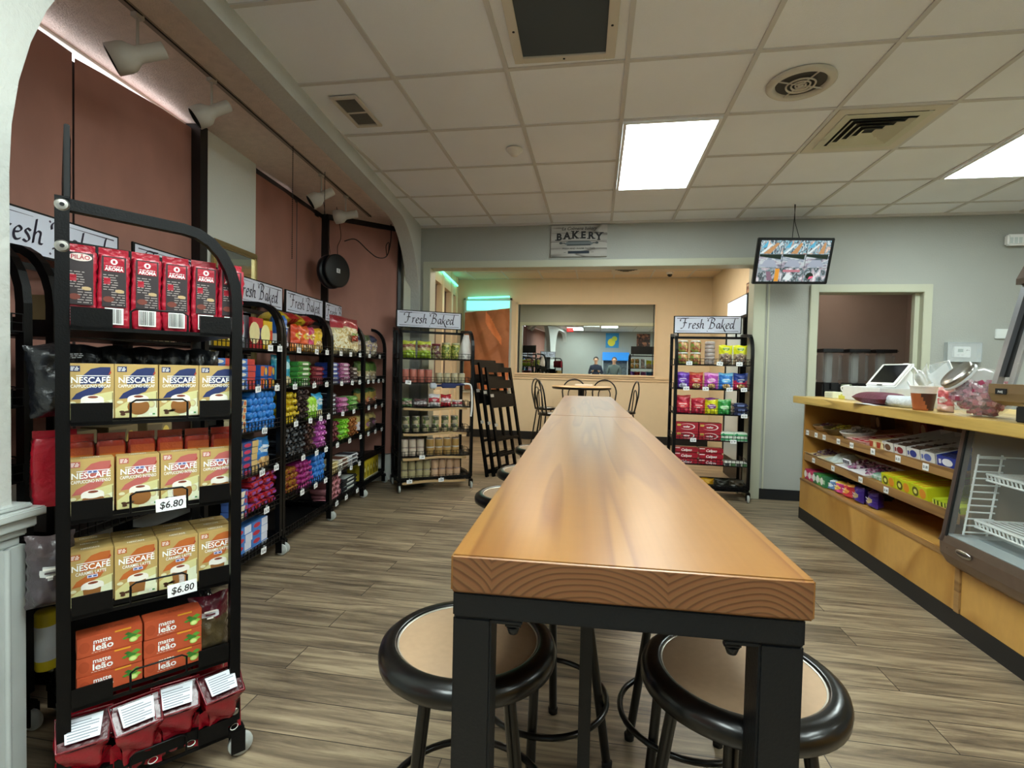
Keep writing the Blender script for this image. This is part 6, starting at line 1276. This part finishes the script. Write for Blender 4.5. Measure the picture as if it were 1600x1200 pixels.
b = B(); b.tube(smooth_path([(2.12, 3.88, ZT + .12), (2.12, 4.0, ZT + .25), (2.14, 3.94, ZT + .27), (2.14, 3.82, ZT + .20), (2.13, 3.70, ZT + .10)]), .006, WHT, 8); b.tube(smooth_path([(2.13, 3.85, ZT + .11), (2.14, 3.88, ZT + .22), (2.15, 3.80, ZT + .21), (2.15, 3.72, ZT + .10)]), .005, WHT, 8); b.tube(smooth_path([(1.93, 4.34, ZT + .02), (1.90, 4.37, ZT + .09), (1.94, 4.33, ZT + .11)]), .005, WHT, 8); b.build('charging_cable', label='white cables looping behind the tablet till', cat='cable')
def cushion():
    b = B(); m_ = mat('maroon_fabric', '5c2034', .7, bump=.4, bscale=60)
    def fn(s): return lambda u, v: ((u - .5) * .36, (v - .5) * .20, .04 + s * .04 * (max(0, (1 - (2 * u - 1) ** 4) * (1 - (2 * v - 1) ** 4))) ** .5)
    b.grid(fn(1), 24, 14, m_); b.grid(fn(-1), 24, 14, m_); return b
top('maroon_pouch', cushion(), 1.83, 3.66, 'maroon padded pouch lying on the counter before the tablet', 'pouch', -.05)
b = B(); b.grid(lambda u, v: ((u - .5) * .30, (v - .5) * .22, .002 + .004 * math.sin(u * 5)), 10, 8, SHT); top('paper_sheet', b, 1.80, 3.60, 'white sheet under the maroon pouch at the counter edge', 'paper', .2)
b = B(); b.M = Matrix.Rotation(PI / 2, 4, 'Y'); 
b.M = Matrix.Translation((0, 0, .034)) @ Matrix.Rotation(PI / 2, 4, 'Y'); b.lathe([(0, -.14), (.012, -.14), (.024, -.138), (.034, -.13), (.036, 0), (.033, .13), (0, .14)], mat('rolled_plastic', 'd4dce4', .3, bump=.8, bscale=35), 24); top('rolled_bags', b, 1.82, 3.38, 'roll of white plastic bags at the counter edge', 'bag roll', .12)
def clear_bags(): 
    b = B(); cm = mat('clear_film', 'e8eef0', .12, bump=.9, bscale=16, alpha=.5, spec=1)
    def f(cx, cy, w_, h, ph, lean): return lambda u, v: (cx + (u - .5) * w_ * (1 - .35 * v) + lean * v, cy + .05 * math.sin(u * 7 + ph) * (1 - v * .5) + .04 * math.sin(v * 5 + ph), h * v * (1 - .15 * math.cos(u * 9 + ph)))
    b.grid(f(0, .02, .42, .24, 0, -.04), 26, 18, cm); b.grid(f(.05, -.05, .36, .14, 2, .06), 26, 16, cm); b.grid(f(-.05, .08, .30, .18, 4, .1), 22, 16, cm); return b
top('clear_bags', clear_bags(), 2.02, 3.45, 'loose heap of clear plastic bags behind the cup', 'plastic bags')
b = B(); cm = mat('clear_sheet', 'dfeaee', .1, alpha=.38, spec=1); b.add([(-.20, .05, 0), (.24, .05, 0), (.08, .02, .29), (-.24, .10, .27)], [(0, 1, 2, 3)], cm); b.add([(-.20, .054, 0), (.24, .054, 0), (.08, .024, .29), (-.24, .104, .27)], [(3, 2, 1, 0)], cm); b.tube([(-.20, .052, 0), (-.24, .102, .27), (.08, .022, .29), (.24, .052, 0)], .003, WHT, 5); top('acrylic_sheet', b, 2.12, 3.62, 'clear acrylic sheet with white edge leaning behind the bags', 'acrylic sheet')
b = B(); b.lathe([(0, 0)] + [(.045 + .017 * k / 12, .125 * k / 12) for k in range(13)] + [(.065, .13), (.065, .135), (0, .135)], lambda c: card('e4ddd4') if c.z > .098 else card('a85c34') if c.y + c.x * .2 < -.012 - (c.z - .05) * .5 else card('4a2a1e'), 36); top('paper_cup', b, 1.80, 3.17, 'brown and orange printed tub with white rim', 'tub')
top('pink_bag', pk_bag(.10, .05, .13, [(0, 'e8c8c0'), (.3, 'd86c70'), (.85, 'e8a49c')], logo=(.5, .12, .5, 'f0e0dc'), seed=2)(), 1.84, 3.05, 'small pink printed bag between the tub and the candy jar', 'candy bag', .2)
def candy_jar():
    t = empty('candy_jar', (1.84, 2.80, ZT), 0, 'tilted clear jar full of pink wrapped candy', 'candy jar')
    A = Matrix.Translation((0, 0, .115)) @ Matrix.Rotation(R(-52), 4, 'X') @ Matrix.Rotation(R(-28), 4, 'Y') if 0 else Matrix.Translation((0, 0, .113)) @ Matrix.Rotation(R(172), 4, 'Z') @ Matrix.Rotation(R(50), 4, 'Y')
    b = B(); b.M = A; b.lathe([(0, -.11), (.06, -.108), (.105, -.08), (.118, -.02), (.115, .04), (.09, .085), (.072, .10), (.070, .13)], mat('jar_plastic', 'eaf2f4', .06, alpha=.22, spec=1), 40); b.build('jar_body', t)
    b = B(); b.M = A @ Matrix.Translation((0, 0, .118)); b.lathe([(.076, 0), (.078, .004), (.078, .022), (.074, .026), (.03, .027), (0, .027)], CHROME, 40); b.build('lid', t)
    b = B(); b.M = A @ Matrix.Translation((0, 0, .108)); b.lathe([(.074, 0), (.084, .002), (.084, .010), (.076, .014)], mat('clear_rim', 'e8eef0', .1, alpha=.6), 40); b.build('neck_ring', t)
    return A
JA = candy_jar()
def jar_fill():
    b = B(); rr = random.Random(11); cols = ['c8607c', 'b04868', 'd88ca0', 'a43c5c', 'e0a8b8', '98405c']
    Ai = JA.inverted(); n = 0
    while n < 330:
        p = Vector((rr.uniform(-.12, .12), rr.uniform(-.12, .12), rr.uniform(.012, .165))); q = Ai @ p; r = math.hypot(q.x, q.y)
        if not (-.095 < q.z < .07) or r > (.098 if q.z > -.07 else .075): continue
        if r < .06 and abs(q.z) < .05 and rr.random() < .8: continue
        n += 1; s = rr.uniform(.009, .013); b.M = Matrix.Translation(p) @ Matrix.Rotation(rr.random() * 6, 4, 'Z') @ Matrix.Rotation(rr.random() * 6, 4, 'X'); m_ = foil(rr.choice(cols))
        b.box(-s, s, -s * .8, s * .8, -s * .8, s * .8, m_, 0)
    o = b.build('wrapped_candy', loc=(1.84, 2.80, ZT), label='pink wrapped candies filling the tilted clear jar', cat='candy', kind='stuff'); return o
jar_fill()
# heated display on top of the counter, running out of the frame
t = empty('countertop_warmer', (0, 0, ZT), 0, 'slanted glass warming cabinet on the countertop at the right edge', 'warming cabinet')
Yh = 2.60; ST2 = mat('warmer_steel', 'b09a78', .3, .7)
def pr2(b, prof, y0, y1, mt):   # prof in (x, z)
    n = len(prof); b.add([(p[0], y0, p[1]) for p in prof] + [(p[0], y1, p[1]) for p in prof], [(i, (i + 1) % n, n + (i + 1) % n, n + i) for i in range(n)] + [tuple(range(n))[::-1], tuple(range(n, 2 * n))], mt)
b = B(); pr2(b, [(1.735, .12), (1.75, .085), (1.80, .065), (2.35, .065), (2.35, .16), (1.735, .16)], 1.2, Yh, ST2); bs = b.build('base', t)
b = B(); b.box(1.731, 1.735, Yh - .105, Yh - .045, .115, .140, BLKM); b.M = Matrix.Translation((1.731, Yh - .075, .121)) @ Matrix.Rotation(-PI / 2, 4, 'Z'); b.text('FWE', .014, 0, 0, -.001, WHI, bold=.02); b.build('name_plate', bs)
b = B(); b.box(1.76, 1.86, Yh - .20, Yh - .12, 0, .067, BLKM, .004); b.box(2.2, 2.3, Yh - .20, Yh - .12, 0, .067, BLKM, .004); b.build('foot', t)
b = B(); pr2(b, [(1.745, .16), (1.772, .16), (1.870, .60), (1.845, .60)], Yh - .03, Yh, mat('warmer_frame', '8c8c90', .3, .7)); pr2(b, [(1.772, .19), (1.79, .19), (1.878, .58), (1.862, .58)], Yh - .07, Yh - .03, BLKM); pr2(b, [(1.76, .16), (1.772, .16), (1.866, .60), (1.855, .60)], Yh - .10, Yh - .07, MC['warmer_frame']); b.build('front_post', t)
b = B(); pr2(b, [(1.750, .16), (1.754, .16), (1.852, .60), (1.848, .60)], 1.2, Yh - .1, GLASS); b.build('front_glass', t)
b = B(); b.add([(1.78, Yh - .01, .16), (2.34, Yh - .01, .16), (2.34, Yh - .01, .60), (1.87, Yh - .01, .60)], [(0, 1, 2, 3)], GLASS); b.build('side_glass', t)
b = B(); pr2(b, [(1.825, .60), (1.825, .625), (1.86, .70), (1.92, .74), (2.35, .74), (2.35, .72), (1.93, .72), (1.88, .685), (1.85, .625), (2.35, .625), (2.35, .60)], 1.2, Yh + .005, mat('warmer_hood', '5c4c44', .35, .4)); b.build('hood', t)
b = B(); b.add([(1.80, Yh - .12, .165), (2.2, Yh - .12, .165), (2.2, Yh - .35, .22), (1.84, Yh - .22, .26)], [(0, 1, 2, 3)], mat('warm_reflector', 'f0cfa0', .3, .2)); b.box(1.79, 1.795, Yh - .25, Yh - .13, .17, .21, mat('small_white_sign', 'dfe4ee', .4)); b.build('inner_tray', t)
# ================================================================ drink dispensers seen through the doorway
b = B(); b.box(2.08, 3.7, 5.85, 6.5, 0, 1.0, mat('back_cabinet', '4a4644', .6)); b.build('back_cabinet', label='dark cabinet under the drink dispensers in the storeroom', cat='cabinet')
def dispenser(x, y, label, proto=[]):
    if proto: t = copy_tree(proto[0])
    else:
        t = empty('drink_dispenser', (0, 0, 0)); proto.append(t)
        b = B(); b.box(-.09, .09, -.12, .12, 0, .17, mat('dispenser_black', '151517', .35), .015); b.box(-.02, .02, -.15, -.11, .10, .16, MC['dispenser_black'], .004); b.build('base', t)
        b = B(); b.box(-.10, .10, -.12, .12, .17, .50, mat('dispenser_clear', '8c9494', .08, alpha=.14, spec=1), .03); b.box(-.035, .035, -.035, .035, .17, .5, mat('dispenser_core', 'c8ccca', .2, alpha=.4), .01); b.build('tank', t)
        b = B(); b.box(-.115, .115, -.135, .135, .50, .535, MC['dispenser_black'], .014); b.build('lid', t)
    t.location = (x, y, 1.0); tag(t, label, 'drink dispenser', 'clear drink dispensers'); return t
dispenser(2.50, 6.08, 'clear drink dispenser with black lid, left of three'); dispenser(2.76, 6.08, 'clear drink dispenser with black lid, middle of three'); dispenser(3.02, 6.08, 'clear drink dispenser with black lid, right of three')
b = B(); b.lathe([(0, 0), (.05, 0), (.055, .02), (.055, .14), (.045, .16), (0, .16)], mat('green_clear_jar', '98a088', .2, alpha=.7), 24); b.build('jug', loc=(2.63, 5.93, 1.0), label='pale green jug standing between the drink dispensers', cat='jug')
# ================================================================ rear room fridge and picture
t = empty('glass_fridge', (0, 0, 0), 0, 'tall black drinks fridge with lit header inside the rear room', 'fridge')
b = B(); b.box(1.60, 1.875, 5.90, 6.72, 0, 2.13, BLK, .006); b.build('cabinet', t)
b = B(); b.box(1.585, 1.602, 5.93, 6.69, 1.90, 2.11, mat('lit_header', 'ffffff', .4, emit='dcebf0', estr=.28), .003); b.build('header_light', t)
b = B(); b.box(1.585, 1.602, 5.93, 6.69, .25, 1.86, mat('fridge_door', 'c8d8dc', .1), .003); b.box(1.575, 1.602, 5.92, 5.96, .25, 1.86, BLK); b.box(1.575, 1.602, 6.66, 6.70, .25, 1.86, BLK)
d = b.build('door', t); b = B(); b.tube([(1.56, 6.0, .9), (1.56, 6.0, 1.4)], .01, BLK, 8); b.build('handle', d)
b = B(); b.box(1.865, 1.88, 6.55, 6.95, 2.22, 2.40, mat('frame_brown', '5c4034', .5), .003); b.box(1.862, 1.867, 6.58, 6.92, 2.24, 2.38, speck('tiny_prints', ['c8a078', '6c4434', 'e0c8a0', '8c5c44'], 25)); b.build('framed_picture', label='small brown framed picture above the fridge header', cat='picture')
b = B(); b.box(1.83, 1.875, 7.1, 7.3, 1.85, 2.08, foil('b8a028'), .02); b.build('yellow_pack', label='yellow pack hanging on the cream wall beyond the fridge', cat='snack bag')
# ================================================================ front wall, seen only in the big mirror
b = B(); b.box(.33, .83, -2.2, -2.185, 2.15, 2.72, card('2c8cc0'), .002)
b.M = Matrix.Translation((0, -2.18, 0)) @ Matrix.Rotation(PI, 4, 'Z'); b.ell(-.55, 2.36, .14, .15, 0, card('e8dc30')); b.ell(-.66, 2.5, .10, .10, -.001, card('c8d840')); b.build('lemon_poster', label='blue poster with yellow fruit high on the front wall, seen in the mirror', cat='poster')
b = B(); b.box(1.5, 2.0, -2.2, -2.185, 2.1, 2.7, speck('coffee_photo', ['4c2c20', '7c4c38', 'a86c50', '2c1a14'], 14), .002); b.build('coffee_poster', label='brown poster high on the front wall, seen in the mirror', cat='poster')
t = empty('chest_cooler', (0, 0, 0), 0, 'open cooler with a blue header against the front wall', 'cooler')
b = B(); b.box(.22, 1.20, -2.18, -1.55, 0, 1.0, mat('cooler_body', 'b8c0c4', .4), .01); b.box(.22, .26, -2.18, -2.0, 1.0, 1.66, MC['cooler_body']); b.box(1.16, 1.20, -2.18, -2.0, 1.0, 1.66, MC['cooler_body']); b.box(.26, 1.16, -2.18, -2.16, 1.0, 1.66, mat('cooler_goods', '5c6468', .5, var=.5, vscale=12)); b.build('body', t)
b = B(); b.box(.22, 1.22, -2.18, -1.95, 1.66, 1.97, mat('cooler_blue', '2c7cc8', .3, emit='2c7cc8', estr=.3), .01); b.build('header', t)
b = B(); b.box(-1.08, -.84, -.42, -.39, 2.62, 2.76, mat('exit_red_case', 'c84040', .4, emit='d03030', estr=.6), .004); b.M = Matrix.Translation((-.96, -.388, 2.65)) @ Matrix.Rotation(PI, 4, 'Z'); b.text('EXIT', .085, 0, .01, 0, WHI, bold=.02); b.build('exit_sign', label='red EXIT sign hanging under the ceiling behind the camera', cat='exit sign')
def person(x, y, rz, shirt, pants, hair, label, hold):
    # one continuous body grown from a jointed skeleton
    J = {'pel': (0, 0, .95, .13), 'bel': (0, 0, 1.10, .125), 'che': (0, .0, 1.32, .15), 'nec': (0, 0, 1.47, .055), 'chin': (0, .02, 1.56, .055), 'hed': (0, .015, 1.64, .088), 'top': (0, .0, 1.72, .055)}
    E = [('pel', 'bel'), ('bel', 'che'), ('che', 'nec'), ('nec', 'chin'), ('chin', 'hed'), ('hed', 'top')]
    for s, k in ((-1, 'l'), (1, 'r')):
        J['hip' + k] = (s * .09, 0, .88, .09); J['kne' + k] = (s * .10, .01, .50, .058); J['ank' + k] = (s * .105, -.01, .09, .038); J['toe' + k] = (s * .115, .13, .035, .033)
        J['sho' + k] = (s * .17, 0, 1.40, .058); J['elb' + k] = (s * .24, .03, 1.14, .040)
        J['wri' + k] = (s * .07, .27, 1.25, .026) if hold else (s * .25, .10, .90, .026); J['pal' + k] = (s * .045, .31, 1.26, .030) if hold else (s * .25, .12, .83, .030)
        E += [('pel', 'hip' + k), ('hip' + k, 'kne' + k), ('kne' + k, 'ank' + k), ('ank' + k, 'toe' + k), ('che', 'sho' + k), ('sho' + k, 'elb' + k), ('elb' + k, 'wri' + k), ('wri' + k, 'pal' + k)]
        for f in range(5):
            a, c = 'f%s%d' % (k, f), 'g%s%d' % (k, f)
            if hold: J[a] = (s * (.04 - .012 * f), .345, 1.285 - f * .018, .009); J[c] = (s * (.02 - .008 * f), .36, 1.285 - f * .018, .008)
            else: J[a] = (s * (.24 + .004), .13 - .018 * f + .02, .79 - (0 if f else -.03), .009); J[c] = (s * .238, .13 - .018 * f + .02, .75 - (0 if f else -.03), .008)
            E += [('pal' + k, a), (a, c)]
    ks = list(J); me = bpy.data.meshes.new('body'); me.from_pydata([J[k][:3] for k in ks], [(ks.index(a), ks.index(c)) for a, c in E], []); me.skin_vertices or None
    o = bpy.data.objects.new('person', me); COL.objects.link(o)
    sk = o.modifiers.new('skin', 'SKIN'); sk.use_smooth_shade = True
    if not me.skin_vertices: 
        bpy.context.view_layer.objects.active = o
    for i, k in enumerate(ks):
        v = me.skin_vertices[0].data[i]; v.radius = (J[k][3], J[k][3] * (.75 if k in ('che', 'bel', 'pel') else 1)); v.use_root = (k == 'pel')
    su = o.modifiers.new('sub', 'SUBSURF'); su.levels = 2; su.render_levels = 2
    dg = bpy.context.evaluated_depsgraph_get(); m2 = bpy.data.meshes.new_from_object(o.evaluated_get(dg)); o.modifiers.clear(); o.data = m2
    skin = mat('skin_tone', 'b88a6c', .5)
    for q in (skin, mat('shirt_' + shirt, shirt, .8), mat('pants_' + pants, pants, .8), mat('shoes_dark', '26201c', .6)): m2.materials.append(q)
    m2.polygons.foreach_set('use_smooth', [True] * len(m2.polygons))
    for p in m2.polygons:
        c = p.center; p.material_index = 3 if c.z < .10 else 2 if (c.z < .98 and abs(c.x) < .2) else 0 if c.z > 1.475 else 1
        if hold and c.y > .22 and c.z > 1.1: p.material_index = 0
        if not hold and c.z < .93 and abs(c.x) > .2: p.material_index = 0
    b = B()
    def fn(u, v): a = 2 * PI * u; z = -.02 + .115 * v; r = .093 * math.sqrt(max(0, 1 - (v * .98) ** 2.4)); return (r * math.cos(a), (r * math.sin(a)) - .012 - (.01 if math.sin(a) > 0 else 0), 1.66 + z)
    b.grid(fn, 24, 10, mat('hair_' + hair, hair, .8)); h = b.build('hair', o)
    b = B()
    for s in (-1, 1): b.M = Matrix.Translation((s * .03, .092, 1.645)) @ Matrix.Rotation(-PI / 2, 4, 'X'); b.lathe([(0, .006), (.006, .004), (.009, 0)], INK, 10)
    b.M = Matrix.Identity(4); b.add([(-.012, .095, 1.605), (.012, .095, 1.605), (0, .118, 1.610), (0, .094, 1.645)], [(0, 2, 3), (2, 1, 3), (0, 1, 2)], skin); b.box(-.022, .022, .070, .083, 1.577, 1.584, mat('lips', '8c4c44', .5)); b.build('face', o)
    for s in (-1, 1): b = B(); b.M = Matrix.Translation((s * .088, .005, 1.635)); b.lathe([(0, -.025), (.008, -.02), (.011, 0), (.008, .02), (0, .025)], skin, 10); b.build('ear', o)
    if hold: b = B(); b.box(-.075, .075, .365, .373, 1.21, 1.29, BLKM, .004); ph = b.build('phone', loc=(x, y, 0), rz=rz, label='dark phone held up by the person in black', cat='phone')
    o.location = (x, y, 0); o.rotation_euler.z = rz; tag(o, label, 'person'); return o
person(-.02, -.62, 0, '1c2030', '22242c', '241a14', 'person in dark clothes holding up a phone, seen in the mirror', True)
person(.62, -.50, R(8), '4c5450', '2c3038', '3a2c24', 'person in a grey shirt standing beside the photographer, seen in the mirror', False)
# emptied prototypes are the first of their kind, so nothing is left over
